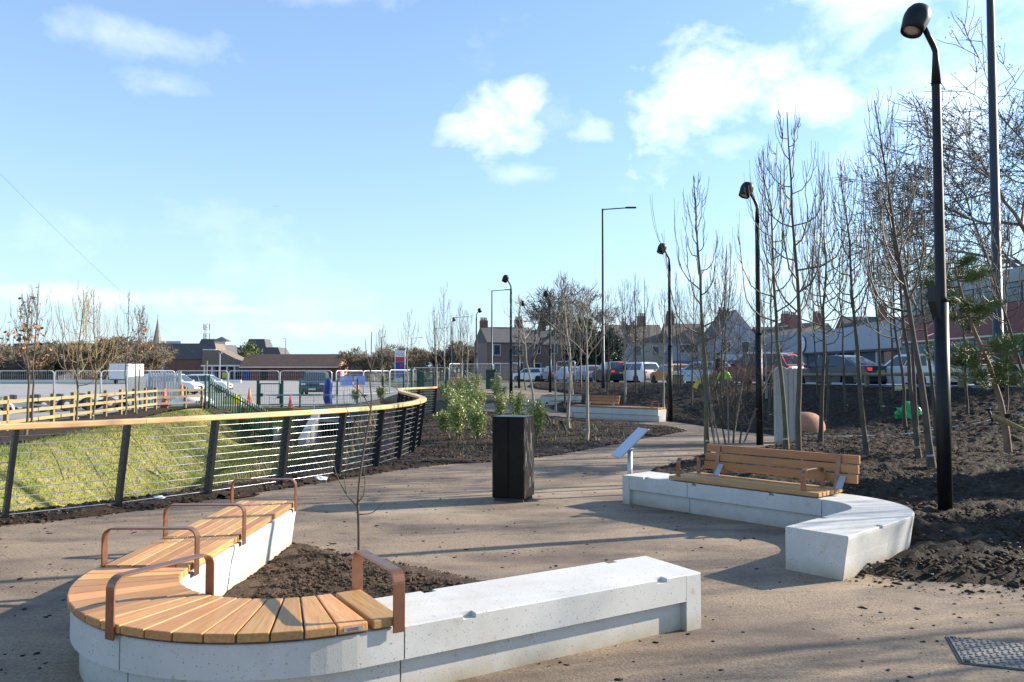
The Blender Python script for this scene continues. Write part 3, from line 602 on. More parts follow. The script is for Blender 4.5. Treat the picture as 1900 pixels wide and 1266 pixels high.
def seat_and_back(par, at, sa, sb, hwid, z, back, arms, step=.082):
    xm, ym, tx, ty, ox, oy = at((sa+sb)/2); ang = math.atan2(ty, tx); n = int(2*hwid/step)
    for k in range(n):
        o = -hwid-.012+step*(k+.5)*(2*hwid+.02)/(n*step); board('seat_board', sb-sa, step-.007, .045, K['deck'], par, (xm+ox*o, ym+oy*o), ang, z+.038)
    for s in arms: strap('armrest', at, s, hwid-.06, z+.05, z+.27, par, .055)
    if back:
        ba, bb = back; xm, ym, tx, ty, ox, oy = at((ba+bb)/2)
        for k in range(3): 
            o = hwid+.02+.03*k; m = board('back_plank', bb-ba, .038, .092, K['backrest'], par, (xm+ox*o, ym+oy*o), ang, z+.165+k*.103, .005)
        for s in (ba+.18, bb-.22):
            x, y, *_r = at(s)
            mb = MB().bar((x+ox*(hwid-.03), y+oy*(hwid-.03), z+.05), (x+ox*(hwid+.055), y+oy*(hwid+.055), z+.40), .055, .012, (ox, oy, 0)); shift(mb, par).build('back_support', K['bronze'], par)
            mb = MB().bar((x+tx*.07+ox*(hwid-.12), y+ty*.07+oy*(hwid-.12), z+.06), (x+tx*.07+ox*(hwid), y+ty*.07+oy*(hwid), z+.19), .07, .01, (ox, oy, 0)); shift(mb, par).build('back_bracket', K['galv'], par)
seat_and_back(bB, atB, .72, 2.62, hb, zt, (.86, 2.78), (.82, 2.42))
x, y, tx, ty, ox, oy = atB(2.62); pp = obj('maker_plate', MB().box((0, 0, 0), (.09, .006, .025)).mesh('plate'), K['white'], bB, (x+ox*.352-2.9, y+oy*.352-8.6, zt+.375), (0, 0, math.atan2(ty, tx)))
# --- farther benches on the far side of the island bed
def straight_bench(name, label, p, q, back, arms, seat=True):
    L = math.hypot(q[0]-p[0], q[1]-p[1]); t = ((q[0]-p[0])/L, (q[1]-p[1])/L); o = (-t[1], t[0])
    z = h1(*p); par = thing(name, label, 'bench', ((p[0]+q[0])/2, (p[1]+q[1])/2, z)); pc = (p[0]+o[0]*.275, p[1]+o[1]*.275); qc = (q[0]+o[0]*.275, q[1]+o[1]*.275)
    at, tot = path_pts([('l', pc, qc, o)])
    def up(mb): mb.v = [(a, b, c+z) for a, b, c in mb.v]; return shift(mb, par)
    up(sweep(at, 0, .12, conc_prof(.287, zt+.04, -1, (), True))).build('concrete_end_block', K['concrete'], par)
    up(sweep(at, .12, tot/2, conc_prof(.275, zt+.04, -1))).build('concrete_unit', K['concrete'], par); up(sweep(at, tot/2+.01, tot, conc_prof(.275, zt+.04, -1))).build('concrete_unit', K['concrete'], par)
    par.location[2] = z; seat_and_back(par, at, .02, tot-.02, .275, z+zt+.04, back, arms, .14); return par
straight_bench('distant_bench', 'distant concrete bench with timber top and short slatted backrest across the path', (2.11, 28.73), (4.9, 26.36), (.3, 1.75), (3.4,))
straight_bench('distant_bench', 'small far concrete bench with timber top where the path bends behind the island bed', (1.62, 36.2), (3.3, 37.3), None, ())

# ================================================================ curved railing
def railing():
    base = [(-9.9, 5.95), (-8.8, 6.65), (-7.7, 7.3), (-6.65, 8.05), (-5.72, 8.9), (-4.86, 9.72), (-4.12, 10.65), (-3.42, 11.65), (-2.82, 12.66), (-2.40, 13.75), (-2.18, 14.9), (-2.07, 16.1), (-2.1, 17.35), (-2.28, 18.6), (-2.52, 19.8), (-2.8, 21), (-3.08, 22.2), (-3.36, 23.4), (-3.6, 24.6), (-3.8, 25.8), (-3.98, 27.0), (-4.1, 28.2), (-3.6, 29.6), (-3.1, 31.0)]
    par = thing('curved_railing', 'curving railing of larch handrail, leaning black posts and steel cables along the ditch', 'railing', (-4.1, 10.65, 0))
    P = [Vector((x, y, 0)) for x, y in base]; n = len(P)
    top = []
    for i, p in enumerate(P):
        t = (P[min(i+1, n-1)]-P[max(i-1, 0)]).normalized(); o = Vector((t.y, -t.x, 0))
        lean = Vector((.10, .02, 0)) if i < 9 else (o*.13 if i < 21 else o*.1)
        top.append(p+lean+Vector((0, 0, 1.045)))
        z0 = h1(p.x, p.y)-.06
        shift(MB().bar((p.x, p.y, z0), tuple(top[-1]), .048, .125, (o.x, o.y, 0)), par).build('post', K['black'], par)
    for k in range(10):
        f = (.085+.094*k)
        pts = [tuple(Vector((P[i].x, P[i].y, 0)).lerp(top[i], f)) for i in range(n)]
        shift(MB().tube(pts, .0055, 5), par).build('cable', K['steel'], par, smooth=True)
    # handrail in lengths that join between the posts
    C = smooth_poly([tuple(t) for t in top], 6, False); C = [Vector(c) for c in C]; j = 0; rs = random.Random(3)
    while j < len(C)-1:
        e = min(j+rs.choice((9, 10, 11)), len(C)-1)
        if len(C)-1-e < 4: e = len(C)-1
        vs = []; fs = []; m = e-j+1
        for i in range(j, e+1):
            t = (C[min(i+1, len(C)-1)]-C[max(i-1, 0)]); t.z = 0; t.normalize(); o = Vector((t.y, -t.x, 0)); c = C[i].copy()
            if i == e and e < len(C)-1: c -= t*.004
            for a, b in ((-.075, .002), (.075, .002), (.082, .012), (.082, .062), (.074, .07), (-.074, .07), (-.082, .062), (-.082, .012)): vs.append(tuple(c+o*a+Vector((0, 0, b))))
        for i in range(m-1):
            for q in range(8): fs.append((i*8+q, i*8+(q+1) % 8, i*8+8+(q+1) % 8, i*8+8+q))
        fs += [tuple(range(8)), tuple(range(8*m-8, 8*m))]; c0 = C[(j+e)//2]; t = C[e]-C[j]; ang = math.atan2(t.y, t.x); ca, sa = math.cos(-ang), math.sin(-ang)
        lv = [((v[0]-c0.x)*ca-(v[1]-c0.y)*sa, (v[0]-c0.x)*sa+(v[1]-c0.y)*ca, v[2]-c0.z) for v in vs]
        MB().add(lv, fs).build('handrail_length', K['rail_wood'], par, loc=(c0.x-par.location[0], c0.y-par.location[1], c0.z), rot=(0, 0, ang)); j = e
railing()

# ================================================================ path lamps
def lamp_proto(h=5.55):
    p = MB().tube([(0, 0, -.1), (0, 0, 2.55)], .081, 20).mesh('base', True)
    col = MB().tube([(0, 0, 2.55), (0, 0, 2.62), (0, 0, h-.35), (0, 0, h-.34)], [.081, .062, .05, .05], 16).mesh('col', True)
    return p, col
LAMP_P, LAMP_C = lamp_proto()
for m_ in (LAMP_P, LAMP_C): m_.materials.append(K['black'])
h = 5.55
ARM = MB().tube([(0, 0, h-.36), (0, 0, h-.02), (0, 0, h+.05), (-.03, 0, h+.12), (-.09, 0, h+.22), (-.16, 0, h+.34)], [.056, .036, .035, .034, .033, .033], 12).mesh('arm', True)
HEAD = MB().lathe([(.0, .20), (.07, .195), (.125, .165), (.155, .11), (.168, .04), (.165, -.02), (.15, -.12), (.138, -.2), (.128, -.2), (.126, -.17)], 24).mesh('head', True)
LENS = MB().lathe([(.0, -.182), (.06, -.18), (.122, -.172)], 20).mesh('lens', True)
BOX = MB().add([(-.13, -.06, 2.56), (-.05, -.06, 2.30), (-.05, .06, 2.30), (-.13, .06, 2.56), (-.13, -.06, 2.75), (-.05, -.06, 2.75), (-.05, .06, 2.75), (-.13, .06, 2.75)], [(0, 1, 2, 3), (4, 7, 6, 5), (0, 4, 5, 1), (1, 5, 6, 2), (2, 6, 7, 3), (3, 7, 4, 0)]).mesh('box')
for m_, k in ((ARM, 'black'), (HEAD, 'black'), (LENS, 'lens'), (BOX, 'black')): m_.materials.append(K[k])
def lamp(x, y, z, rz, label, sc_=1.0, box=False):
    t = thing('path_lamp', label, 'lamp post', (x, y, z), rz, 'black dome-headed lamps along the path'); t.scale = (sc_,)*3
    obj('base_section', LAMP_P, None, t); obj('column', LAMP_C, None, t); obj('arm', ARM, None, t)
    hd = obj('lamp_head', HEAD, None, t, (-.26, 0, h+.42), (0, R(24), 0)); hd.scale = (.9, .9, .9); obj('lens', LENS, None, hd)
    if box: obj('junction_box', BOX, None, t)
lamp(5.05, 9.21, 0, R(12), 'tall black dome-headed lamp post nearest the hooked bench, the largest in view', .985, True)
lamp(5.76, 18.3, 0, R(10), 'black dome-headed lamp post beside the pale stone marker')
lamp(5.45, 27.06, 0, R(8), 'black dome-headed lamp post at the end of the distant backrest bench')
lamp(-.05, 37.2, .16, R(5), 'black dome-headed lamp post rising behind the litter bin and shrubs')
lamp(2.33, 47.9, .49, R(5), 'black dome-headed lamp post in front of the two mature bare trees')
lamp(.5, 55.3, .56, R(180), 'black dome-headed lamp post facing the road beside the steel barrier panels')
lamp(-2.8, 61.5, .55, R(180), 'small far black dome-headed lamp post among thin trees beyond the green box')
lamp(-5.6, 72, .55, R(180), 'far black dome-headed lamp post by the site fencing, head turned to the road')

# ================================================================ road lighting columns
def column(x, y, hgt, arm, label, name='street_light', r=.085, m='galv', rz=0.0):
    z = h1(x, y); t = thing(name, label, 'street light', (x, y, z), rz, 'tall road lighting columns')
    MB().tube([(0, 0, -.1), (0, 0, 1.6), (0, 0, 1.65), (0, 0, hgt)], [r*1.35, r*1.35, r, r*.62], 12).build('column', K[m], t, True)
    if arm:
        MB().tube([(0, 0, hgt-.05), (arm*.5, 0, hgt+.02), (arm*.8, 0, hgt+.06)], .035, 8).build('arm', K[m], t, True)
        MB().box((arm*.88, 0, hgt+.065), (abs(arm)*.34, .22, .08)).build('lantern', K['trim'], t, bevel=.02)
K['column'] = mat('dark_grey_column', (.05, .055, .065), .45, .3, var=.1)
column(5.35, 46, 10.7, 1.9, 'tall street light with long arm standing between the mature trees and the far lamp post', m='column')
column(14.9, 24.0, 15.5, 0, 'very tall bare column beside the bus whose top leaves the picture', r=.15, m='column')
column(-1.9, 74, 8.8, 1.7, 'street light with short arm beside the corner house gable', m='column')
column(-8.3, 110, 9.0, 2.2, 'slim street light with long arm above the hedge beyond the site fencing', m='column')
column(-14.3, 146, 9.3, 2.4, 'distant street light behind the thin trees left of the long-armed one', m='column')
column(-20.5, 160, 8.2, 2.2, 'distant street light with arm right beside the tall retail sign', m='column')
column(-20, 120, 7.0, .6, 'plain dark lighting column left of the tall retail sign', m='column')
column(-52, 180, 9.3, -.6, 'car-park lighting column behind the low brick block', m='column')

# ================================================================ things on the path
bn = thing('litter_bin', 'tall black square litter bin standing on the buff path', 'bin', (.02, 10.5, 0), R(-19))
MB().box((0, 0, .02), (.40, .40, .04)).build('plinth', K['trim'], bn)
for sx in (-1, 1): MB().box((sx*.107, -.205, .575), (.206, .022, 1.05)).build('door_panel', K['blackgloss'], bn, bevel=.003)
MB().box((0, 0, .56), (.40, .385, 1.08)).build('body', K['trim'], bn)
for sx in (-1, 1): MB().box((sx*.2115, 0, .575), (.022, .43, 1.05)).build('side_panel', K['scuffed'], bn, bevel=.003)
MB().box((0, .207, .575), (.40, .02, 1.05)).build('back_panel', K['blackgloss'], bn)
MB().box((0, 0, 1.103), (.445, .445, .018)).build('lid', K['blackgloss'], bn, bevel=.004)
sg = thing('lectern_sign', 'tilted grey lectern panel on a steel post behind the hooked bench', 'sign', (1.63, 10.9, 0), R(16))
MB().tube([(0, 0, -.05), (0, 0, .63)], .035, 14).build('post', K['galv'], sg, True)
pn = MB().box((0, 0, 0), (.57, .34, .016)).build('panel', K['bluesteel'], sg, bevel=.004); pn.location = (.0, 0, .72); pn.rotation_euler = (0, R(-42), 0)
MB().box((0, 0, .63), (.12, .12, .02)).build('bracket', K['galv'], sg)
mh = thing('manhole_cover', 'dull metal studded manhole cover set in the path', 'manhole cover', (2.98, 4.75, 0), R(-20))
MB().box((0, 0, .004), (.62, .50, .010)).build('frame', K['trim'], mh)
pm = MB().box((0, 0, .008), (.59, .47, .012)).build('plate', K['iron'], mh)
stud = MB().box((0, 0, 0), (.032, .012, .006)).mesh('stud', bevel=.003); stud.materials.append(K['iron'])
for i in range(15):
    for j in range(11): obj('stud', stud, None, pm, (-.27+i*.0385, -.21+j*.042+(.0 if i % 2 else .018), .0162), (0, 0, R(90) if (i+j) % 2 else 0))
for sx, sy in ((-.27, -.215), (.27, -.215), (-.27, .215)): MB().box((sx, sy, .0155), (.03, .03, .005)).build('key_slot', K['black'], mh)
st = thing('stone_marker', 'tall pale cut-stone marker of joined rounded slabs beside the path', 'stone marker', (6.6, 18.9, 0), R(-8))
def slab(x0, x1, hgt, dy0, dy1, nm):
    w = x1-x0; pts = [(x0, -.1), (x1, -.1), (x1, hgt-w*.45)]+[(x1-w*.5+w*.5*math.cos(a), hgt-w*.45+w*.45*math.sin(a)) for a in np.linspace(.2, math.pi-.2, 9)]+[(x0, hgt-w*.45)]
    MB().prism(pts, 'y', dy0, dy1).build(nm, K['totem'], st, bevel=.01)
slab(-.27, .02, 1.83, -.12, .16, 'slab'); slab(.026, .14, 1.80, -.13, .15, 'slab'); slab(.146, .25, 1.79, -.125, .155, 'slab')
def lump(name, label, cat, loc, dims, m, seed, sub=3, amp=.18, rz=0, fq=1.3):
    bm = bmesh.new(); bmesh.ops.create_icosphere(bm, subdivisions=sub, radius=1); rs = np.random.RandomState(seed); o = rs.rand(3)*50
    for v in bm.verts:
        k = 1+amp*2*float(fbm(np.array([v.co.x*fq+o[0]+v.co.z*fq*.8]), np.array([v.co.y*fq+o[1]-v.co.z*fq*.8]), 3)[0]); v.co = Vector((v.co.x*dims[0]*k, v.co.y*dims[1]*k, max(v.co.z, -.35)*dims[2]*k))
    me = bpy.data.meshes.new(name); bm.to_mesh(me); bm.free(); me.polygons.foreach_set('use_smooth', [True]*len(me.polygons)); ob = obj(name, me, m, None, loc, (0, 0, rz)); return tag(ob, label, cat)
lump('terracotta_boulder', 'rounded terracotta-coloured boulder behind the pale stone marker', 'boulder', (7.95, 21.3, .12), (.52, .42, .52), K['terracotta'], 2, 3, .14)
lump('plastic_bag', 'crumpled bright green plastic bag lying on the muddy bank', 'bag', (11.2, 22.1, .46), (.40, .26, .36), K['bag_green'], 5, 4, .5, 0, 2.6)
lump('sandbag', 'pale yellowish sack at the top of the bank by the knee rail', 'sack', (13.7, 27.6, 1.0), (.42, .25, .22), K['sandbag'], 8, 3, .2)
for i, (x, y, lb) in enumerate([(-4.6, 10.25, 'crumpled clear wrapper in the soil at the foot of the railing'), (-2.95, 12.15, 'scrap of clear plastic litter near the sixth railing post')]):
    lump('litter', lb, 'litter', (x, y, .055), (.07, .05, .03), K['plastic_white'], 20+i, 3, 1.3)
# irrigation pipes sticking out of the soil
for x, y, a, lb in [(1.22, 24.3, .35, 'upper black watering pipe poking out of the island bed'), (1.45, 20.6, .3, 'lower black watering pipe poking out of the island bed'), (1.25, 31.6, -.3, 'black watering pipe in the bed by the small far bench'),
                    (2.15, 32.4, .1, 'black watering pipe beside a thin trunk left of the distant bench'), (6.6, 30.3, -.5, 'black watering pipe on the bank behind the distant backrest'), (7.2, 28.2, .2, 'black watering pipe on the bank right of the distant bench'),
                    (9.2, 24.4, .05, 'black watering pipe on the bank behind the terracotta boulder'), (12.0, 19.6, .25, 'black watering pipe on the muddy bank beyond the green bag')]:
    z = h1(x, y)+.02; t = thing('watering_pipe', lb, 'pipe', (x, y, z), 0, 'tree watering pipes')
    MB().tube([(0, 0, -.1), (-a*.12, 0, .14), (-a*.5, 0, .36)], .035, 10).build('pipe', K['rubber'], t, True)
    MB().tube([(-a*.5, 0, .35), (-a*.54, 0, .39), (-a*.55, 0, .40)], [.04, .065, .06], 10).build('flared_cap', K['rubber'], t, True)
cable = MB().tube([(6.9+.35*i, 19.6+.06*math.sin(i*1.3)+.02*i, h1(6.9+.35*i, 19.6)+.085) for i in range(26)], .022, 6).build('drip_hose', K['galv'], None, True)
tag(cable, 'pale hose lying across the mud beyond the hooked bench', 'hose')

# ================================================================ knee rail along the road
def knee_rail():
    t = thing('knee_rail', 'low timber knee rail with steel brackets along the top of the bank', 'fence', (13.6, 32, h1(13.6, 32)))
    ys = [10.5, 13.6, 16.8, 20.0, 23.0, 25.2, 27.4, 29.6, 31.8, 34.0, 36.4, 39, 42, 45]; L = Vector(t.location); prev = None
    for i, y in enumerate(ys):
        x = float(road_edge(y))-.35; z = h1(x, y); p = Vector((x, y, z))-L
        MB().box((p.x, p.y, p.z+.26), (.15, .15, .62)).build('post', K['old_shaded_wood'], t, bevel=.01)
        MB().box((p.x, p.y-.005, p.z+.585), (.045, .19, .17)).build('bracket', K['galv'], t)
        if prev is not None:
            a = prev+Vector((0, 0, .59)); b = p+Vector((0, 0, .59)); d = (b-a).normalized()*.012
            MB().tube([tuple(a+d), tuple(b-d)], .068, 10).build('rail', K['old_shaded_wood'], t, True)
            MB().tube([tuple(a+Vector((.5, 0, -.42))), tuple(b+Vector((.5, 0, -.42)))], .026, 8).build('lower_steel_rail', K['galv'], t, True)
        prev = p
knee_rail()
sp = thing('sleeper_block', 'stubby new timber block at the end of the knee rail', 'timber block', (9.35, 44.6, h1(9.35, 44.6))); MB().box((0, 0, .3), (.75, .2, .6)).build('block', K['softwood'], sp, bevel=.02); MB().box((0, 0, .62), (.85, .26, .05)).build('cap', K['old_shaded_wood'], sp)
stk = MB().tube([(9.35, 15.3, .85), (10.9, 15.1, .05)], .05, 10).build('tree_stake', K['softwood'], None, True); tag(stk, 'slanting timber stake tied to the leaning pine', 'stake')

# ================================================================ fences on the ditch side
def post_rail():
    t = thing('post_and_rail_fence', 'pale post and rail timber fence at the edge of the car park', 'fence', (-14.4, 25, 0)); L = Vector(t.location)
    Ds = [17.9, 19.2, 20.5, 21.8, 23.2, 24.6, 26.05, 27.4, 28.8, 30.3, 31.7, 33.07, 34.4]; pts = [(-14.05-.125*(d-22), d) for d in Ds]+[(-14.85, 35.7), (-14.45, 36.6)]
    pmesh = MB().box((0, 0, .5), (.11, .11, 1.08)).mesh('post', bevel=.008); pmesh.materials.append(K['softwood'])
    for i, (x, y) in enumerate(pts):
        obj('post', pmesh, None, t, (x-L.x, y-L.y, -.02), (0, 0, .1))
        if i:
            a = pts[i-1]; b = (x, y)
            for z in (.30, .58, .87):
                c = ((a[0]+b[0])/2+.06-L.x, (a[1]+b[1])/2-L.y, z); l_ = math.hypot(b[0]-a[0], b[1]-a[1]); MB().box((0, 0, 0), (l_-.01, .035, .095)).build('rail', K['softwood_h'] if i < 13 else K['old_shaded_wood'], t, loc=c, rot=(0, 0, math.atan2(b[1]-a[1], b[0]-a[0])))  # rails past the corner in darker timber: their shade put into the colour
post_rail()
def palisade(name, label, a, b, za, zb, hh, n, m, pick=.07):
    """a, b plan ends; za, zb foot levels"""
    t = thing(name, label, 'fence', (a[0], a[1], za)); L = Vector(t.location); d = Vector((b[0]-a[0], b[1]-a[1], 0)); ang = math.atan2(d.y, d.x)
    pk = MB().prism([(-pick/2, 0), (pick/2, 0), (pick/2, hh-.08), (0, hh), (-pick/2, hh-.08)], 'y', -.012, .012).mesh('pale'); pk.materials.append(m)
    for i in range(n):
        f = (i+.5)/n; obj('pale', pk, None, t, (a[0]+d.x*f-L.x, a[1]+d.y*f-L.y, za+(zb-za)*f-L.z), (0, 0, ang))
    off = Vector((-d.y, d.x, 0)).normalized()*.03
    for fz in (.16, .82): MB().bar(tuple(Vector((a[0], a[1], za+hh*fz))-L+off), tuple(Vector((b[0], b[1], zb+hh*fz))-L+off), .04, .05).build('rail', m, t)
    for f in (0, .5, 1): MB().box((a[0]+d.x*f-L.x+off.x*2, a[1]+d.y*f-L.y+off.y*2, za+(zb-za)*f-L.z+hh/2), (.07, .07, hh)).build('post', m, t)
palisade('palisade_fence', 'dark green palisade fence stepping down the grass slope to the culvert', (-14.35, 37.2), (-10.75, 35.1), -.05, -1.55, 1.45, 26, K['green_metal'])
palisade('steel_palisade', 'grey galvanised palisade panel facing the timber fence by the traffic cones', (-18.6, 40.2), (-17.0, 40.2), 0, 0, 1.72, 12, K['galv'], .09)
palisade('steel_palisade', 'grey galvanised palisade running back from the car park behind the timber fence', (-17.6, 36.0), (-18.6, 40.0), 0, 0, 1.5, 22, K['galv'], .09)
def weldmesh(label, pts, hh, m, gate=None):
    t = thing('mesh_fence', label, 'fence', (pts[0][0], pts[0][1], h1(*pts[0]))); L = Vector(t.location)
    for i, (x, y) in enumerate(pts):
        z = h1(x, y); MB().box((x-L.x, y-L.y, z-L.z+hh/2), (.07, .07, hh+.1)).build('post', m, t)
        if i:
            a = Vector((*pts[i-1], h1(*pts[i-1])))-L; b = Vector((x, y, z))-L; mb = MB(); k = max(2, int((b-a).length/.12))
            for j in range(1, k): p = a.lerp(b, j/k); mb.bar(tuple(p+Vector((0, 0, .05))), tuple(p+Vector((0, 0, hh-.03))), .006)
            for zz in (.08, .3, .52, .74, .96, hh-.04):
                if zz < hh: mb.bar(tuple(a+Vector((0, 0, zz))), tuple(b+Vector((0, 0, zz))), .009)
            mb.build('mesh_panel', m, t)
weldmesh('green mesh fence above the culvert headwall by the parked dark car', [(-10.25, 38), (-8.5, 38.2), (-7.55, 38.35), (-6.7, 40.8), (-6.0, 43.5)], 1.22, K['green_metal'])
weldmesh('green mesh fence with tall posts beside the end of the curved railing', [(-5.9, 46), (-5.3, 44), (-4.3, 38), (-3.3, 33.0), (-2.75, 32.6)], 1.5, K['green_metal'])
weldmesh('short green mesh bay between timber fence and palisade', [(-14.35, 36.75), (-14.3, 37.1)], 1.5, K['green_metal'])
gt = thing('steel_gate', 'green framed pedestrian gate above the culvert', 'gate', (-11.7, 38, h1(-11.7, 38)))
for sx in (-.58, .58): MB().box((sx, 0, .62), (.12, .12, 1.34)).build('gate_post', K['green_metal'], gt)
for a, b in (((-.48, 0, .1), (.48, 0, .1)), ((-.48, 0, 1.12), (.48, 0, 1.12)), ((-.48, 0, .1), (-.48, 0, 1.12)), ((.48, 0, .1), (.48, 0, 1.12))): MB().bar(a, b, .05).build('gate_frame', K['green_metal'], gt)
MB().box((-.40, -.03, .58), (.14, .05, .16)).build('lock_box', K['green_metal'], gt)
mb = MB()
for j in range(1, 9): mb.bar((-.48+j*.107, 0, .1), (-.48+j*.107, 0, 1.12), .008)
mb.build('mesh_infill', K['green_metal'], gt)
def heras(x0, y0, x1, y1, label, hh=1.76):
    t = thing('site_fence_panel', label, 'fence panel', (x0, y0, h1(x0, y0)), math.atan2(y1-y0, x1-x0), 'temporary steel site fencing'); L_ = math.hypot(x1-x0, y1-y0)-.06; r = .18
    pts = [(0, 0, .08), (0, 0, hh-r)]+[(r-r*math.cos(a), 0, hh-r+r*math.sin(a)) for a in np.linspace(.3, 1.57, 4)]+[(L_-r+r*math.sin(a), 0, hh-r+r*math.cos(a)) for a in np.linspace(0, 1.27, 4)]+[(L_, 0, hh-r), (L_, 0, .08)]
    MB().tube(pts, .032, 6).build('tube_frame', K['galv_bright'], t, True); MB().bar((0, 0, .2), (L_, 0, .2), .03).build('lower_rail', K['galv'], t)
    mb = MB()
    for j in range(1, int(L_/.14)): mb.bar((j*.14, 0, .2), (j*.14, 0, hh-.02), .005)
    for z in np.arange(.45, hh-.1, .26): mb.bar((0, 0, z), (L_, 0, z), .005)
    mb.build('wire_mesh', K['galv'], t); MB().box((L_+.03, 0, .06), (.22, .62, .13)).build('foot_block', K['trim'], t, bevel=.02)
hp = [(-35.5, 49), (-31.8, 48.6), (-28.2, 48.4), (-24.9, 47.6), (-21.5, 50.2), (-18.2, 50.4), (-14.95, 50.6), (-11.6, 50.8)]
hl = ['leftmost site fence panel beyond the timber fence', 'site fence panel behind the brown-leaved oak', 'site fence panel behind the two bushy saplings', 'site fence panel in front of the white box trailer', 'site fence panel in front of the small white van', 'site fence panel between the van and the green gate', 'site fence panel in front of the dark parked car']
for i in range(7): heras(*hp[i], *hp[i+1], hl[i])
hp = [(-11.4, 50.9), (-10.2, 54), (-8.9, 57.2), (-7.6, 60.5), (-4.7, 59.0), (-3.9, 61.5), (-1.4, 59.2), (.5, 57.0)]
hl = ['site fence panel with blue boards right of the blue wrapped sign', 'site fence panel below the lighting column by the retail sign', 'site fence panel in front of the retail sign', 'site fence panel right of the retail sign behind thin trees', 'site fence panel just left of the green box', 'site fence panel behind the green box', 'bright site fence panel at the head of the path by the queueing cars']
for i in range(7): heras(*hp[i], *hp[i+1], hl[i])
heras(3.4, 60, 4.6, 57, 'narrow site fence panel standing at the kerb beside the queue')
for i, (x, lb) in enumerate([(-10.98, 'left of two pale blue boards fixed to the site fence'), (-10.45, 'right of two pale blue boards fixed to the site fence')]):
    o = MB().box((0, 0, 0), (.78, .02, .62)).build('notice_board', K['blue_sign'], None, loc=(x+.1*i, 52.0+i*1.3, 1.1), rot=(0, 0, .1)); tag(o, lb, 'sign', 'pale blue notice boards')

# ================================================================ culvert headwall
hw_ = thing('culvert_headwall', 'dark concrete culvert headwall with barred opening at the end of the ditch', 'headwall', (-8.6, 36.3, -1.6))
MB().prism([(-5.7, -.3), (3.75, -.3), (3.75, 1.5), (1.2, 1.5), (-1.0, 1.42), (-5.7, 1.42)], 'y', -.05, .5).build('wall', K['concrete_dark'], hw_)
MB().prism([(0, -.1), (0, 1.5), (-2.6, .45), (-2.6, -.1)], 'x', -.55, -.22).build('wing_wall', K['concrete_far'], hw_); 
MB().box((.55, -.12, .45), (1.3, .12, 1.1)).build('culvert_mouth', K['black'], hw_); MB().box((.55, -.16, 1.06), (1.5, .25, .12)).build('lintel', K['concrete_far'], hw_)
for i in range(9): MB().tube([(.0+i*.14, -.24, -.1), (.0+i*.14, -.24, 1.0)], .014, 6).build('screen_bar', K['galv'], hw_)
MB().box((-2.05, -.9, .35), (.34, .4, .95)).build('bagwork_pier', K['render_cream'], hw_); 
for x in (-2.6, -1.6, -.55, .5, 1.6): MB().tube([(x, .05, 1.35), (x, .05, 2.25)], .022, 8).build('guard_post', K['galv'], hw_)
for z in (1.8, 2.22): MB().tube([(-2.6, .05, z), (1.6, .05, z)], .02, 8).build('guard_rail', K['galv'], hw_)
MB().box((-.38, -.35, .95), (.06, .06, 1.2)).build('marker_post', K['white'], hw_)

# ================================================================ cones and small site things
def cone(x, y, label, hh=.75, tip=None, white=False):
    t = thing('traffic_cone', label, 'cone', (x, y, h1(x, y)), 0, 'orange traffic cones'); MB().box((0, 0, .02), (hh*.52, hh*.52, .04)).build('base', K['orange'], t, bevel=.01)
    MB().lathe([(hh*.19, .04), (hh*.12, hh*.45), (hh*.05, hh*.97), (.01, hh)], 14).build('cone_body', K['orange'], t, True)
    if white: MB().lathe([(hh*.152, hh*.26), (hh*.108, hh*.55)], 14).build('white_sleeve', K['plastic_white'], t, True)
    if tip: MB().lathe([(hh*.075, hh*.8), (.02, hh*1.02)], 10).build('blue_tip', K['blue_wrap'], t, True)
cone(-15.75, 35.6, 'orange traffic cone with a blue tip behind the timber fence corner', .95, True)
cone(-15.9, 37.8, 'tall plain orange traffic cone beside the white heap', 1.1)
cone(-14.7, 44.0, 'orange traffic cone behind the dark green palisade', .8)
cone(-10.6, 37.6, 'orange traffic cone right of the green gate post', .62)
cone(-10.3, 52.5, 'plain orange traffic cone at the foot of the blue boards', .85)
cone(-9.0, 53.5, 'orange traffic cone with white sleeve beside the railing end', .72, None, True)
lump('rubble_sack', 'white plastic sheeting heap on the ground by the cones', 'heap', (-15.3, 37.6, .12), (.95, .5, .42), K['plastic_white'], 31, 3, .4)
lump('yellow_sack', 'bright yellow sack seen through the green palisade', 'sack', (-14.7, 41.5, .1), (.5, .35, .4), K['yellow'], 33, 3, .25)
bs = thing('wrapped_sign', 'sign board wrapped in a blue tarpaulin behind the railing', 'sign', (-9.25, 39.5, h1(-9.25, 39.5)))
MB().tube([(.05, 0, -.05), (.02, 0, .12), (.0, 0, .35), (-.02, .02, .6), (.0, 0, .85), (.04, 0, 1.1), (.08, 0, 1.24), (.13, 0, 1.3)], [.15, .19, .24, .22, .235, .21, .2, .13], 7).build('tarpaulin', K['blue_wrap'], bs, True); MB().bar((.2, .02, 0), (.1, .02, 1.1), .05).build('prop', K['black'], bs)
gb = thing('green_cabinet', 'dark green upright bin with flared lid beside the far path', 'cabinet', (-1.45, 53.0, h1(-1.45, 53)))
MB().box((0, 0, .6), (.62, .5, 1.2)).build('body', K['green_dark'], gb, bevel=.02); MB().box((.04, -.02, 1.25), (.76, .6, .14)).build('lid', K['green_dark'], gb, bevel=.03); MB().box((0, -.26, .85), (.4, .02, .25)).build('opening_flap', K['trim'], gb)
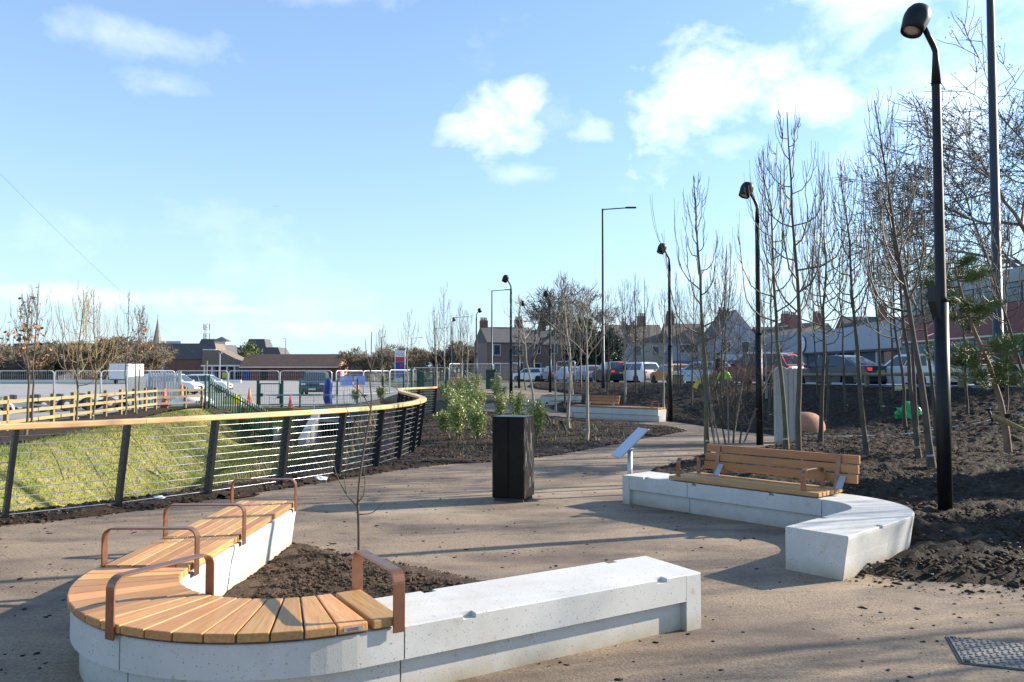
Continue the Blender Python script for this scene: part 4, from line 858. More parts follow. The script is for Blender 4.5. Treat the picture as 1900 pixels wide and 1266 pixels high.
# boards, trailers behind the timber fence
def trailer(label, x, y, rz, L_, green=False):
    t = thing('flat_trailer', label, 'trailer', (x, y, 0), rz)
    for sy in (-.5, .5): MB().box((0, sy, .52), (L_, .09, .12)).build('chassis_rail', K['galv'], t)
    for i in range(int(L_/.8)+1): MB().box((-L_/2+i*.8+.05, 0, .5), (.08, 1.0, .08)).build('cross_member', K['galv'], t)
    for i in range(int(L_/.9)):
        for sy in (-.62, .62):
            w = MB().lathe([(.10, -.09), (.27, -.09), (.29, 0), (.27, .09), (.10, .09)], 16).build('wheel', K['tyre'], t, True, loc=(-L_/2+.45+i*.9, sy, .31), rot=(math.pi/2, 0, 0)); MB().lathe([(.0, -.1), (.12, -.095), (.12, .095), (0, .1)], 12).build('hub', K['rim'], w)
        MB().box((-L_/2+.45+i*.9, 0, .66), (.14, .5, .18)).build('roller_block', K['column'], t, bevel=.03)
    MB().bar((L_/2, 0, .52), (L_/2+.9, 0, .42), .08).build('drawbar', K['galv'], t)
    if green: MB().box((-L_/2+.3, 0, .98), (.7, .9, .32)).build('green_crate', K['bag_green'], t, bevel=.03); MB().tube([(.45+.34*math.cos(a), -.62, .33+.34*math.sin(a)) for a in np.linspace(.1, 3.0, 10)], .05, 6).build('mudguard', K['white'], t)
trailer('long galvanised trailer with rows of small wheels behind the timber fence', -19.2, 34.2, R(52), 5.4)
trailer('galvanised trailer carrying a bright green crate at the picture edge', -18.4, 27.6, R(30), 2.6, True)
bx = thing('box_trailer', 'white box trailer parked across the car park', 'trailer', (-54, 110, 0)); MB().box((0, 0, 1.75), (2.7, 4.5, 2.1)).build('box_body', K['white'], bx, bevel=.05); MB().box((0, 0, .62), (2.2, 4.2, .18)).build('chassis', K['trim'], bx)
for sx in (-.9, .9): MB().lathe([(.1, -.1), (.36, -.1), (.36, .1), (.1, .1)], 14).build('wheel', K['tyre'], bx, loc=(sx, -1.2, .36), rot=(0, math.pi/2, 0))
for sx in (-.65, .65): MB().box((sx, -2.27, 1.8), (1.2, .03, 1.8)).build('rear_door', K['plastic_white'], bx)

# ================================================================ trees and shrubs
class Twigs:
    def __init__(s): s.V = []; s.F = []; s.n = 0
    def add(s, P, r, n=3):
        P = np.asarray(P, float); k = len(P); r = np.asarray(r, float)*np.ones(k); T = np.gradient(P, axis=0); T /= np.linalg.norm(T, axis=1)[:, None]+1e-9
        ref = np.where(np.abs(T[:, 2:3]) < .9, np.array([[0, 0, 1.]]), np.array([[1., 0, 0]])) if np.ptp(np.abs(T[:, 2])) < .05 else np.tile([[.31, .95, .05]], (k, 1))
        U = np.cross(T, ref); U /= np.linalg.norm(U, axis=1)[:, None]+1e-9; W = np.cross(T, U); a = 2*np.pi*np.arange(n)/n
        V = P[:, None]+(U[:, None]*np.cos(a)[None, :, None]+W[:, None]*np.sin(a)[None, :, None])*r[:, None, None]; s.V.append(V.reshape(-1, 3))
        i, j = np.meshgrid(np.arange(k-1), np.arange(n), indexing='ij'); j2 = (j+1) % n; s.F.append((np.stack([i*n+j, i*n+j2, (i+1)*n+j2, (i+1)*n+j], -1).reshape(-1, 4)+s.n)); s.n += k*n
    def mesh(s, name, smooth=True):
        V = np.concatenate(s.V); F = np.concatenate(s.F); m = bpy.data.meshes.new(name); m.vertices.add(len(V)); m.vertices.foreach_set('co', V.ravel()); m.loops.add(F.size); m.loops.foreach_set('vertex_index', F.ravel().astype(np.int32))
        m.polygons.add(len(F)); m.polygons.foreach_set('loop_start', np.arange(0, F.size, 4, dtype=np.int32)); m.polygons.foreach_set('use_smooth', np.ones(len(F), bool)); m.update(calc_edges=True); m.validate(); return m
def leaves_mesh(name, C, size, rs, aspect=.45, up=0.0, droop=None):
    """pointed leaf faces at the given centres"""
    n = len(C); C = np.asarray(C, float); D = rs.normal(size=(n, 3)); D[:, 2] += up; D /= np.linalg.norm(D, axis=1)[:, None]; Q = rs.normal(size=(n, 3)); S = np.cross(D, Q); S /= np.linalg.norm(S, axis=1)[:, None]+1e-9; L = size*(.6+.8*rs.rand(n))[:, None]; N = np.cross(D, S)*L*.12
    V = np.stack([C, C+D*L*.45+S*L*aspect*.5+N, C+D*L, C+D*L*.45-S*L*aspect*.5+N], 1).reshape(-1, 3); F = np.arange(n*4).reshape(-1, 4)
    t = Twigs(); t.V = [V]; t.F = [F]; t.n = len(V); return t.mesh(name)
def young_tree(seed, hh, c0, spread=.9, n=24, lean=(0, 0), r0=.05, wob=.05, style='up'):
    rs = np.random.RandomState(seed); n = int(n*(.95 if style == 'up' else 1.2)*rs.uniform(.75, 1.2)); spread = spread*rs.uniform(.8, 1.3); wob = wob*rs.uniform(1.0, 2.4); tr = Twigs(); cr = Twigs(); k = 12; t = np.linspace(0, 1, k)
    w = np.cumsum(rs.normal(0, wob/k**.5, (k, 2)), 0); w -= w[0]
    P = np.stack([lean[0]*t**1.1+w[:, 0], lean[1]*t**1.1+w[:, 1], -.08+(hh+.08)*t], 1); rad = r0*(1-.93*t**.9)+.004; rad[0] *= 1.35; tr.add(P, rad, 8)
    at = lambda z: np.array([np.interp(z, P[:, 2], P[:, i]) for i in (0, 1)]+[z]); ends = []
    for i in range(n):
        f = (i+rs.rand())/n; z = c0+(hh*.93-c0)*f**.95; az = i*2.4+rs.rand()*.8; a = at(z); d = np.array([math.cos(az), math.sin(az)]); ln = (hh-z)*(.46 if style == 'up' else .5)*(.6+.6*rs.rand())+(.34 if style == 'up' else .22); sp = spread*(.74 if style == 'up' else 1)*(.16+.84*(1-f)**1.15)*(.6+.7*rs.rand()); q = np.linspace(0, 1, 8)
        if style == 'up': out = sp*(1-np.exp(-4.2*q))+.10*sp*q; zz = ln*q**rs.uniform(1.0, 1.7)-.05*np.sin(q*3.14)*sp
        elif style == 'dome': out = sp*q**.85; zz = ln*(.75*q+.15*np.sin(q*3.1))
        else: out = sp*q; zz = ln*q**.9
        B = np.stack([a[0]+d[0]*out+np.cumsum(rs.normal(0, .02, 8)), a[1]+d[1]*out+np.cumsum(rs.normal(0, .02, 8)), a[2]+zz], 1); B[0] = a; rb = np.interp(z, P[:, 2], rad)*.42*(1-.86*q)+.0028; cr.add(B, rb, 4); ends.append(B)
        for j in range(rs.randint(3, 6)):
            s = rs.randint(2, 7); b = B[s]; a2 = az+rs.normal(0, 1.1); l2 = ln*(.25+.35*rs.rand()); q2 = np.linspace(0, 1, 5); o2 = l2*.26*(1-np.exp(-2.5*q2)); C = np.stack([b[0]+math.cos(a2)*o2, b[1]+math.sin(a2)*o2, b[2]+l2*q2**1.15], 1)+np.concatenate([np.zeros((1, 3)), np.cumsum(rs.normal(0, .012, (4, 3)), 0)]); cr.add(C, (.0045*(1-.7*q2)+.0013), 3); ends.append(C)
            if rs.rand() < .45:
                b = C[2]; a3 = a2+rs.normal(0, 1.2); l3 = l2*.5; q3 = np.linspace(0, 1, 3); cr.add(np.stack([b[0]+math.cos(a3)*l3*.3*q3, b[1]+math.sin(a3)*l3*.3*q3, b[2]+l3*q3], 1), .002, 3)
    return tr, cr, ends
def plant_tree(name, label, x, y, seed, hh, c0, spread=.9, n=24, lean=(0, 0), r0=.05, bark='bark', twig='twig', style='up', group='young bare trees', leaf=0, tie=True, cat='tree'):
    z = h1(x, y); t = thing(name, label, cat, (x, y, z), 0, group); tr, cr, ends = young_tree(seed, hh, c0, spread, n, lean, r0, style=style)
    tk = obj('trunk', tr.mesh('trunk'), K[bark], t); obj('crown', cr.mesh('crown'), K[twig], t)
    if leaf:
        rs = np.random.RandomState(seed+99); C = []
        for _ in range(leaf):
            B = ends[rs.randint(len(ends))]
            p = B[rs.randint(1, len(B))]
            if p[2] < hh*.80 or rs.rand() < .15: C.append(p+rs.normal(0, .05, 3))
        obj('dead_leaves', leaves_mesh('leaves', C, .11, rs, .7, -.3), K['leaf_brown'], t)
    if tie: MB().tube([(lean[0]*.05, lean[1]*.05, .28), (lean[0]*.055, 0, .31)], r0*1.16, 8).build('tie', K['galv'], tk)
    return t
T = plant_tree; G = 'young bare trees on the muddy bank'
T('young_tree', 'young bare tree rising behind the left end of the slatted backrest', 4.0, 16.1, 11, 5.75, 2.2, 1.0, 22, (-.22, 0), .055, 'bark_green', group=G)
T('young_tree', 'tallest slim bare tree, standing just behind the middle of the slatted backrest', 4.51, 12.35, 12, 5.85, 2.45, .85, 26, (-.18, 0), .052, group=G)
T('young_tree', 'bare tree whose trunk passes in front of the pale stone marker', 5.75, 16.5, 13, 6.4, 2.6, 1.0, 24, (-.3, 0), .055, 'bark_green', group=G)
T('young_tree', 'bare tree with pale sunlit edge just right of the terracotta boulder', 7.16, 18.3, 14, 5.9, 2.5, 1.0, 24, (-.1, 0), .055, group=G)
T('young_tree', 'bare tree with leaning trunk right of the slatted backrest end', 7.2, 15.95, 15, 6.0, 2.5, .95, 26, (-.48, 0), .055, group=G)
T('young_tree', 'bare tree whose trunk crosses the green plastic bag', 9.65, 18.8, 16, 6.0, 2.5, 1.0, 24, (-.25, 0), .05, group=G)
T('young_tree', 'tall bare tree leaning beside the nearest lamp post', 7.1, 13.3, 17, 6.4, 2.5, 1.0, 30, (-.75, 0), .062, group=G)
T('young_tree', 'shorter bare tree twinned with the leaning one by the nearest lamp post', 7.6, 14.7, 18, 5.6, 2.4, 1.1, 26, (-.65, .1), .05, group=G)
T('young_tree', 'thin bare tree in front of the bus just right of the nearest lamp post', 12.2, 21.1, 19, 5.2, 2.2, .8, 20, (0, 0), .045, group=G)
T('young_tree', 'thin bare tree on the bank behind the leaning pine', 12.65, 20.2, 20, 5.6, 2.2, .8, 20, (.1, 0), .045, group=G)
T('young_tree', 'bare tree on the bank left of the yellowish sack', 11.0, 23.3, 21, 6.0, 2.3, 1.0, 24, (-.1, 0), .05, group=G)
T('young_tree', 'bare tree in front of the dark blue saloon boot', 10.5, 24.7, 22, 5.8, 2.3, 1.0, 22, (-.1, 0), .045, group=G)
T('young_tree', 'thin bare tree right of the second lamp post, in front of the red car', 8.2, 25.0, 23, 5.9, 2.2, .9, 22, (0, 0), .045, group=G)
T('young_tree', 'bare tree seen between the second lamp and the multi-stemmed shrub', 7.5, 28.0, 24, 6.1, 2.2, .9, 22, (0, 0), .045, group=G)
T('young_tree', 'bare tree behind the terracotta boulder', 8.9, 22.2, 25, 6.2, 2.3, .9, 24, (-.2, 0), .045, group=G)
T('young_tree', 'bare tree half hidden left of the nearest lamp post among others', 10.4, 20.8, 26, 6.0, 2.2, 1.0, 26, (-.4, 0), .048, group=G)
T('young_tree', 'slim bare tree left of the nearest lamp post, close to the bagged bank', 9.1, 16.9, 27, 5.8, 2.3, 1.0, 24, (-.5, 0), .045, group=G)
for i, (x, y, hh) in enumerate([(11.3, 9.6, 6.2), (13.5, 8.2, 6.6), (10.2, 6.9, 5.8), (15.5, 11.2, 6.8), (12.6, 12.4, 6.4), (17.5, 8.5, 6.8)]): T('young_tree', 'bare young tree farther along the bank beyond the picture edge', x, y, 130+i, hh, 2.2, 1.1, 30, (-.2, 0), .055, group='young trees farther along the bank')
T('leaning_tree', 'thin bare tree leaning inwards at the picture edge', 11.2, 16.4, 28, 4.9, 1.6, .9, 22, (-1.35, .3), .04, group=G)
T('spreading_tree', 'pale-barked tree with spreading arms standing nearest in the island bed', 1.79, 19.1, 31, 3.75, 1.95, .75, 14, (.05, 0), .042, 'bark_pale', 'bark_pale', 'open', 'trees in the island bed')
T('spreading_tree', 'pale-barked tree behind and left of the nearest one in the island bed', 1.66, 23.0, 32, 4.4, 1.6, .7, 18, (-.12, 0), .048, 'bark_pale', 'twig', 'up', 'trees in the island bed')
T('spreading_tree', 'leaning pale tree with wide drooping branches behind the litter bin', .88, 29.8, 33, 4.6, 2.5, 1.3, 16, (-.6, 0), .05, 'bark_pale', 'bark_pale', 'dome', 'trees in the island bed')
G2 = 'thin trees behind the distant bench'
for i, (x, y, hh, lb) in enumerate([(1.83, 33.0, 4.6, 'thin tree beside the small far bench, left of two'), (2.3, 34.6, 4.9, 'thin tree at the corner of the small far bench, right of two'), (5.0, 41.2, 5.6, 'thin bare tree directly above the distant backrest'), (5.76, 40, 5.9, 'first of three close thin trees right of the distant backrest'), (6.39, 40.5, 6.1, 'second of three close thin trees right of the distant backrest'), (6.6, 39.2, 5.8, 'third of three close thin trees right of the distant backrest'),
                                   (6.3, 32.6, 5.0, 'thin tree just left of the third lamp post'), (7.7, 36.5, 5.9, 'thin tree in front of the gold hatchback'), (8.4, 32.6, 5.7, 'thin tree just right of the third lamp post'), (3.4, 44.0, 5.6, 'thin tree in front of the dark conifers'), (4.2, 47.5, 5.8, 'thin tree at the kerb left of the tall street light'), (7.2, 45.5, 5.4, 'thin tree in front of the white estate car'), (5.2, 36.2, 5.2, 'thin tree behind the middle of the distant bench'), (7.0, 30.5, 5.3, 'thin tree on the bank right of the third lamp post base'), (9.3, 34.5, 5.6, 'thin tree in front of the pale blue hatchback'), (9.9, 30.6, 5.6, 'thin tree left of the person in the dark jacket'), (8.9, 41.5, 5.2, 'thin tree beside the stubby timber block'), (11.3, 29.0, 5.6, 'thin tree on the bank in front of the crimson off-roader'), (4.6, 52.5, 5.2, 'far thin tree beside the tall street light'), (6.0, 56.5, 5.0, 'far thin tree in front of the blue hatchback'), (12.4, 25.6, 5.6, 'thin tree in front of the saloon tail lamp')]):
    T('thin_tree', lb, x, y, 50+i, hh, 1.9, .8, 18, (0, 0), .042, 'bark' if i % 3 else 'bark_pale', 'twig', 'up', G2, tie=False)
G3 = 'thin trees along the far path'
for i, (x, y, hh, lb) in enumerate([(-3.6, 42.5, 6.0, 'tallest thin tree standing left of the far path beside the green mesh fence'), (-3.0, 47.0, 5.4, 'thin tree left of the green box in the shrub bed'), (-2.3, 41.0, 4.6, 'thin tree in the shrubs behind the railing end'), (-4.9, 50.5, 5.4, 'thin tree among the site fencing right of the retail sign'), (-6.3, 47, 4.9, 'thin tree in front of the retail sign'), (-7.2, 44.0, 3.9, 'slender tree behind the blue boards'), (-3.6, 56, 5.6, 'thin tree just left of the green box near the fence'), (.9, 51.5, 4.2, 'small tree by the bright site fence panel'), (-5.6, 58, 5.0, 'thin far tree by the site fence left of the street light')]):
    T('thin_tree', lb, x, y, 70+i, hh, 1.6, .75, 18, (0, 0), .04, 'bark' if i % 2 else 'bark_pale', 'twig', 'up', G3, tie=False)
G4 = 'saplings along the timber fence'
T('oak_sapling', 'oak sapling with clinging brown leaves in front of the timber fence', -12.55, 20.3, 91, 3.65, 1.3, .62, 22, (.05, 0), .036, 'bark_green', 'twig', 'open', G4, 230)
T('oak_sapling', 'second slimmer oak sapling with few brown leaves beside the leafier one', -13.3, 21.9, 92, 4.0, 1.5, .7, 18, (.05, 0), .032, 'bark', 'twig', 'up', G4, 40)
T('oak_sapling', 'oak sapling with brown leaves cut off by the picture edge', -13.62, 20.1, 93, 3.5, .9, .75, 22, (0, 0), .036, 'bark', 'twig', 'open', G4, 200)
T('willow_sapling', 'bushy tan-twigged sapling, left of two in front of the timber fence', -13.2, 23.9, 94, 4.2, 1.25, .9, 30, (0, 0), .035, 'bark_green', 'twig_tan', 'up', G4)
T('willow_sapling', 'bushy tan-twigged sapling, right of two in front of the timber fence', -13.5, 25.3, 95, 4.3, 1.3, .95, 32, (.05, 0), .038, 'bark_green', 'twig_tan', 'up', G4)
T('bare_sapling', 'slim leafless sapling between the tan ones and the leafy pair', -14.6, 29.6, 96, 4.6, 1.8, .8, 16, (0, 0), .034, 'bark_green', 'twig', 'up', G4)
T('leafy_sapling', 'narrow sapling with brown leaves, left of the pair below the church spire', -14.75, 30.9, 97, 4.2, 1.6, .55, 18, (.1, 0), .034, 'bark_green', 'twig', 'up', G4, 120)
T('leafy_sapling', 'narrow sapling with brown leaves, right of the pair below the church spire', -15.6, 33.0, 98, 4.3, 1.7, .45, 18, (.0, 0), .036, 'bark_green', 'twig', 'up', G4, 170)
# the little forked sapling inside the curved bench
sp = thing('forked_sapling', 'slender forked sapling growing in the bed inside the curved bench', 'sapling', (-1.22, 6.3, .1))
def tube_curve(pts, r0, r1, n=6, m='bark', par=sp, nm='stem'):
    pts = smooth_poly(pts, 5, False); k = len(pts); return MB().tube(pts, [r0+(r1-r0)*i/(k-1) for i in range(k)], n).build(nm, K[m], par, True)
tube_curve([(0, 0, -.1), (.0, 0, .3), (-.01, 0, .54)], .013, .010, nm='trunk')
tube_curve([(-.01, 0, .54), (.0, .02, .75), (.035, .02, 1.0), (.07, .02, 1.2), (.09, .02, 1.36), (.08, .0, 1.55), (.085, .02, 1.75), (.09, .0, 1.92)], .0105, .003, nm='main_stem')
for pts in ([(-.01, 0, .52), (-.10, 0, .62), (-.17, .02, .74), (-.2, .0, .85), (-.21, .02, .98)], [(-.02, 0, .55), (.035, 0, .62), (.045, .0, .75), (.03, 0, .9)], [(.04, .02, 1.0), (.12, .02, 1.03), (.2, .02, 1.12)], [(.0, .02, .46), (.10, .05, .47), (.2, .05, .56)], [(.05, .02, 1.1), (-.04, .0, 1.2), (-.12, 0, 1.33), (-.13, 0, 1.45)], [(.09, 0, 1.3), (.02, 0, 1.42), (-.06, .0, 1.5), (-.09, .02, 1.6)], [(-.10, 0, .63), (-.12, .02, .72), (-.13, .02, .8)], [(.083, 0, 1.62), (.05, 0, 1.75), (.04, 0, 1.86)], [(.082, 0, 1.6), (.12, 0, 1.72), (.13, 0, 1.82)]): tube_curve(pts, .0055, .0016, 5, nm='branch')
# multi-stemmed shrub left of the second lamp
ms = thing('multi_stem_shrub', 'multi-stemmed bare shrub with a yellow tag at the path edge behind the hooked bench', 'shrub', (5.1, 18.7, 0)); rs_ = np.random.RandomState(5)
for i in range(9):
    b = np.array([-.32+.09*i+rs_.normal(0, .04), rs_.normal(0, .15), -.05]); tip = np.array([-1.0+.26*i+rs_.normal(0, .15), rs_.normal(0, .5), 2.3+rs_.rand()*1.2]); q = np.linspace(0, 1, 9)[:, None]; P = b+(tip-b)*q+np.array([0, 0, .2])*np.sin(q*3.1); tw = Twigs(); tw.add(P, .02*(1-.85*q[:, 0])+.003, 6); st_ = obj('stem', tw.mesh('stem'), K['bark' if i % 2 else 'bark_pale'], ms); tg = Twigs()
    for j in range(44):
        k = rs_.randint(1, 8); p = P[k]; d = rs_.normal(0, 1, 3)*np.array([1, 1, .4])+np.array([0, 0, .9]); d /= np.linalg.norm(d); l_ = .35+.6*rs_.rand(); q2 = np.linspace(0, 1, 4)[:, None]; C = p+d*l_*q2+np.array([0, 0, .12])*q2**2; tg.add(C, .005*(1-.7*q2[:, 0])+.0012, 3)
        for _ in range(3): e = C[rs_.randint(1, 4)]; d2_ = d+rs_.normal(0, .7, 3); tg.add(np.stack([e, e+d2_*.12, e+d2_*.26]), .002, 3)
    tag(obj('twigs', tg.mesh('twigs'), K['twig'], st_), kind='stuff')
MB().box((0, 0, 0), (.10, .02, .24)).build('yellow_tag', K['yellow'], ms, loc=(-.72, -.1, 1.42), rot=(0, .5, .3))
# leaning pine
pn_ = thing('pine_tree', 'young pine with green needle tufts leaning behind the nearest lamp post', 'tree', (10.0, 15.85, 0)); rs_ = np.random.RandomState(8); tw = Twigs()
PT = np.array([(0, 0, -.1), (-.05, 0, .5), (-.14, .02, 1.1), (-.32, .05, 1.8), (-.58, .1, 2.5), (-.78, .1, 3.1), (-.90, .1, 3.6), (-.96, .12, 4.0)]); tw.add(PT, np.linspace(.075, .012, 8), 8); obj('trunk', tw.mesh('trunk'), K['bark_red'], pn_); tb = Twigs(); nd = []
for i in range(52):
    z = rs_.uniform(1.3, 3.95); p = np.array([np.interp(z, PT[:, 2], PT[:, k]) for k in (0, 1)]+[z]); a = rs_.rand()*6.28; l_ = (.85-.13*z)*(.5+.7*rs_.rand())+.22; q = np.linspace(0, 1, 6)[:, None]; B = p+np.array([math.cos(a)*l_-.12, math.sin(a)*l_, 0])*q+np.array([0, 0, .35*l_])*q**2-np.array([0, 0, .18*l_])*q; tb.add(B, .016*(1-.8*q[:, 0])+.003, 4)
    for k in range(2, 6):
        for _ in range(60): 
            o = B[k]+rs_.normal(0, .05, 3); d = (B[5]-B[2]); d = d/(np.linalg.norm(d)+1e-6)*.9+rs_.normal(0, .55, 3)+np.array([0, 0, .25]); d /= np.linalg.norm(d); nd.append((o, o+d*(.13+.10*rs_.rand())))
obj('branches', tb.mesh('branches'), K['bark_red'], pn_); V = []; 
for o, e in nd: s = np.cross(e-o, rs_.normal(size=3)); s = s/(np.linalg.norm(s)+1e-9)*.0058; V += [o-s, o+s, e]
obj('needles', mesh('needles', V, np.arange(len(V)).reshape(-1, 3).tolist()), K['needle'], pn_); MB().tube([(-.02, 0, .78), (-.03, 0, .86)], .09, 10).build('tie_strap', K['black'], pn_)
# evergreen shrubs in the island bed
def shrub(x, y, hh, w, seed, label, nl=1700):
    hh *= 1.12; w *= 1.1; z = h1(x, y)+.03; t = thing('evergreen_shrub', label, 'shrub', (x, y, z), 0, 'pale green shrubs in the planting bed'); rs = np.random.RandomState(seed); st_ = Twigs(); C = []
    for i in range(8):
        a = rs.rand()*6.28; r = w*(.2+.8*rs.rand()); q = np.linspace(0, 1, 7)[:, None]; tip = np.array([math.cos(a)*r, math.sin(a)*r, hh*(.72+.33*rs.rand())]); P = tip*q*np.array([1, 1, 1])+np.array([rs.normal(0, .03), rs.normal(0, .03), 0]); st_.add(P, .007*(1-.6*q[:, 0])+.001, 4)
        for _ in range(nl//8): s = .3+.7*rs.rand()**.7; p = tip*s; C.append(p+rs.normal(0, .05, 3)*np.array([1, 1, .8]))
    obj('stems', st_.mesh('stems'), K['bark'], t); obj('foliage', leaves_mesh('foliage', C, .06, rs, .42, .7), K['leaf'], t)
SH = [(-1.3, 18.6, .86, .2, 'upright shrub left of the litter bin, nearest the path'), (-.78, 18.2, .78, .2, 'bushy shrub touching the left side of the litter bin'), (.55, 18.1, .85, .2, 'shrub just right of the litter bin'), (-1.75, 20.4, .6, .28, 'low spreading shrub near the railing bend'), (-.35, 24.2, .85, .2, 'narrow shrub above the left of the bin lid'), (.1, 22.4, .95, .24, 'shrub rising directly behind the bin lid'),
      (-2.2, 33.0, 1.15, .45, 'largest pale shrub beside the end of the railing'), (-1.95, 28.2, .85, .3, 'shrub below the largest pale shrub near the railing'), (-2.0, 36.8, .95, .38, 'shrub right of the largest one, behind it'), (-.55, 34.0, 1.0, .34, 'rounded shrub left of the fourth lamp post'), (-2.0, 44.5, 1.0, .45, 'shrub in front of the green box'), (-1.0, 46.5, .8, .35, 'shrub right of the green box at the path edge'), (-3.3, 39, .8, .4, 'shrub behind the corner of the railing'), (-6.6, 39.6, .6, .25, 'small shrub behind the far railing corner, left of the green posts'), (-8.0, 40.2, .55, .22, 'small shrub at the foot of the orange and white cone'), (-1.45, 23.6, .95, .4, 'full shrub in the middle of the clump left of the bin'), (-1.9, 25.6, 1.05, .42, 'full shrub behind the middle of the clump left of the bin'), (-1.15, 27.0, 1.0, .4, 'shrub at the back of the clump nearer the path'), (-1.5, 30.5, 1.1, .45, 'tall shrub at the back of the clump by the path bend')]
for i, (x, y, hh, w, lb) in enumerate(SH): shrub(x, y, hh, w, 100+i, lb)
dg_ = thing('dogwood', 'clump of orange-stemmed dogwood beyond the pale shrubs', 'shrub', (-2.9, 44.2, h1(-2.9, 44.2))); tw = Twigs(); rs_ = np.random.RandomState(3)
for i in range(160): a = rs_.rand()*6.28; r = rs_.rand()*.8; b = np.array([math.cos(a)*r*.7, math.sin(a)*r*.5, 0]); tw.add(np.stack([b, b*1.2+[0, 0, .4], b*1.6+[rs_.normal(0, .1), 0, .7+.4*rs_.rand()]]), [.009, .007, .003], 3)
obj('stems', tw.mesh('stems'), K['stem_orange'], dg_)

# ---------------- large trees
def big_tree_mesh(seed, hh, r, depth=5, nb=4, thick=.22, up=.5, twist=.55, leafn=0, fine=.012, tf=.27):
    rs = np.random.RandomState(seed); tr = Twigs(); cr = Twigs(); tips = []
    def grow(p, d, l_, rad, lev):
        k = 6 if lev < 3 else 4; q = np.linspace(0, 1, k)[:, None]; bend = rs.normal(0, .16, 3)*l_; P = p+d*l_*q+bend*np.sin(q*1.57)**2+np.concatenate([np.zeros((1, 3)), rs.normal(0, .02*l_, (k-1, 3))]); (tr if lev == 0 else cr).add(P, rad*(1-.42*q[:, 0]), 8 if lev == 0 else (5 if lev < 3 else 3)); e = P[-1]
        if lev >= depth: tips.append(P); return
        m = nb if lev < 3 else nb+1
        for i in range(m):
            st = e if i < 2 else P[rs.randint(2, k)]; dd = d+rs.normal(0, twist, 3); dd[2] += up*.35; dd /= np.linalg.norm(dd); grow(st, dd, (l_ if lev else hh*.27)*(.62+.24*rs.rand()), max(rad*.58*(.7+.4*rs.rand()), fine), lev+1)
    grow(np.array([0, 0, -.2]), np.array([0, 0, 1.]), hh*tf, thick, 0); return tr, cr, tips
def big_tree(name, label, x, y, seed, hh, mt, group=None, leaf=None, z=None, **k):
    t = thing(name, label, 'tree', (x, y, h1(x, y) if z is None else z), 0, group); tr, cr, tips = big_tree_mesh(seed, hh, 1, **k); V = np.concatenate(cr.V); s = hh/V[:, 2].max()
    for w in (tr, cr): w.V = [v*s for v in w.V]
    obj('trunk', tr.mesh('trunk'), K['bark'], t); obj('crown', cr.mesh('crown'), mt, t)
    if leaf:
        rs = np.random.RandomState(seed); C = [P[rs.randint(1, 4)]*s+rs.normal(0, .14, 3) for P in tips for _ in range(leaf)]; obj('seed_clusters', leaves_mesh('seeds', C, .10, rs, .5, -.4), K['twig_dark'], t)
    return t
big_tree('mature_tree', 'large dark tree with fine hanging seed clusters behind the bus', 34.5, 41, 5, 20.5, K['twig_dark'], leaf=5, depth=7, nb=3, thick=.62, up=.05, twist=.60, fine=.017, tf=.10)
big_tree('mature_tree', 'broad mature bare tree above the queue of cars, the taller of two', 7.6, 96, 12, 13.5, K['twig_dark'], 'mature bare trees by the corner house', depth=6, nb=3, thick=.36, up=.5, fine=.032)
big_tree('mature_tree', 'smaller mature bare tree beside the corner house', 3.0, 101, 13, 11.0, K['twig_dark'], 'mature bare trees by the corner house', depth=6, nb=3, thick=.32, up=.4, fine=.03)
big_tree('mature_tree', 'mature bare tree half behind the tall street light', 11.5, 99, 14, 9.5, K['twig_dark'], 'mature bare trees by the corner house', depth=6, nb=3, thick=.3, up=.3, fine=.03)
# bare scrub and hedge trees far off, one crown mesh per variant
scr = []
for v in range(4):
    tr, cr, tips = big_tree_mesh(40+v, 6, 1, depth=5, nb=4, thick=.16, up=.35, twist=.6, fine=.035); Vv = np.concatenate(cr.V); s = 6/Vv[:, 2].max()
    for w in (tr, cr): w.V = [q*s for q in w.V]
    scr.append((tr.mesh('trunk'), cr.mesh('crown')))
for a, b in scr: a.materials.append(K['bark']); b.materials.append(K['twig_far'])
def scrub(x, y, s, label, group, rz=0):
    t = thing('bare_scrub_tree', label, 'tree', (x, y, 0), rz, group); t.scale = (s*1.15, s*1.15, s); v = scr[int(abs(x*7+y)) % 4]; obj('trunk', v[0], None, t); obj('crown', v[1], None, t)
k = 0
for px_, d, s in [(-71, 118, 1.0), (-66, 120, 1.05), (-61.5, 119, 1.2), (-58, 126, 1.0), (-62, 135, 1.2), (-63.5, 124, 1.1), (-69, 124, 1.15), (-75, 124, 1.0), (-66, 131, 1.3), (-70, 130, 1.1)]:
    k += 1; scrub(px_, d, s, 'brown bare tree in the clump across the car park left of the brick store', 'clump of bare trees left of the brick store', k)
for i in range(26):
    x = -30+i*1.35+rnd.uniform(-.4, .4); y = 150-i*1.0+rnd.uniform(-7, 7); scrub(x, y, .85+.35*rnd.random(), 'bare brown tree in the line of scrub behind the retail sign', 'line of bare scrub behind the retail sign', i)
for i in range(6): scrub(-41+i*2.2, 176+rnd.uniform(-3, 3), .95, 'bare tree showing above the low brick block roof', 'bare trees behind the low brick block', i)
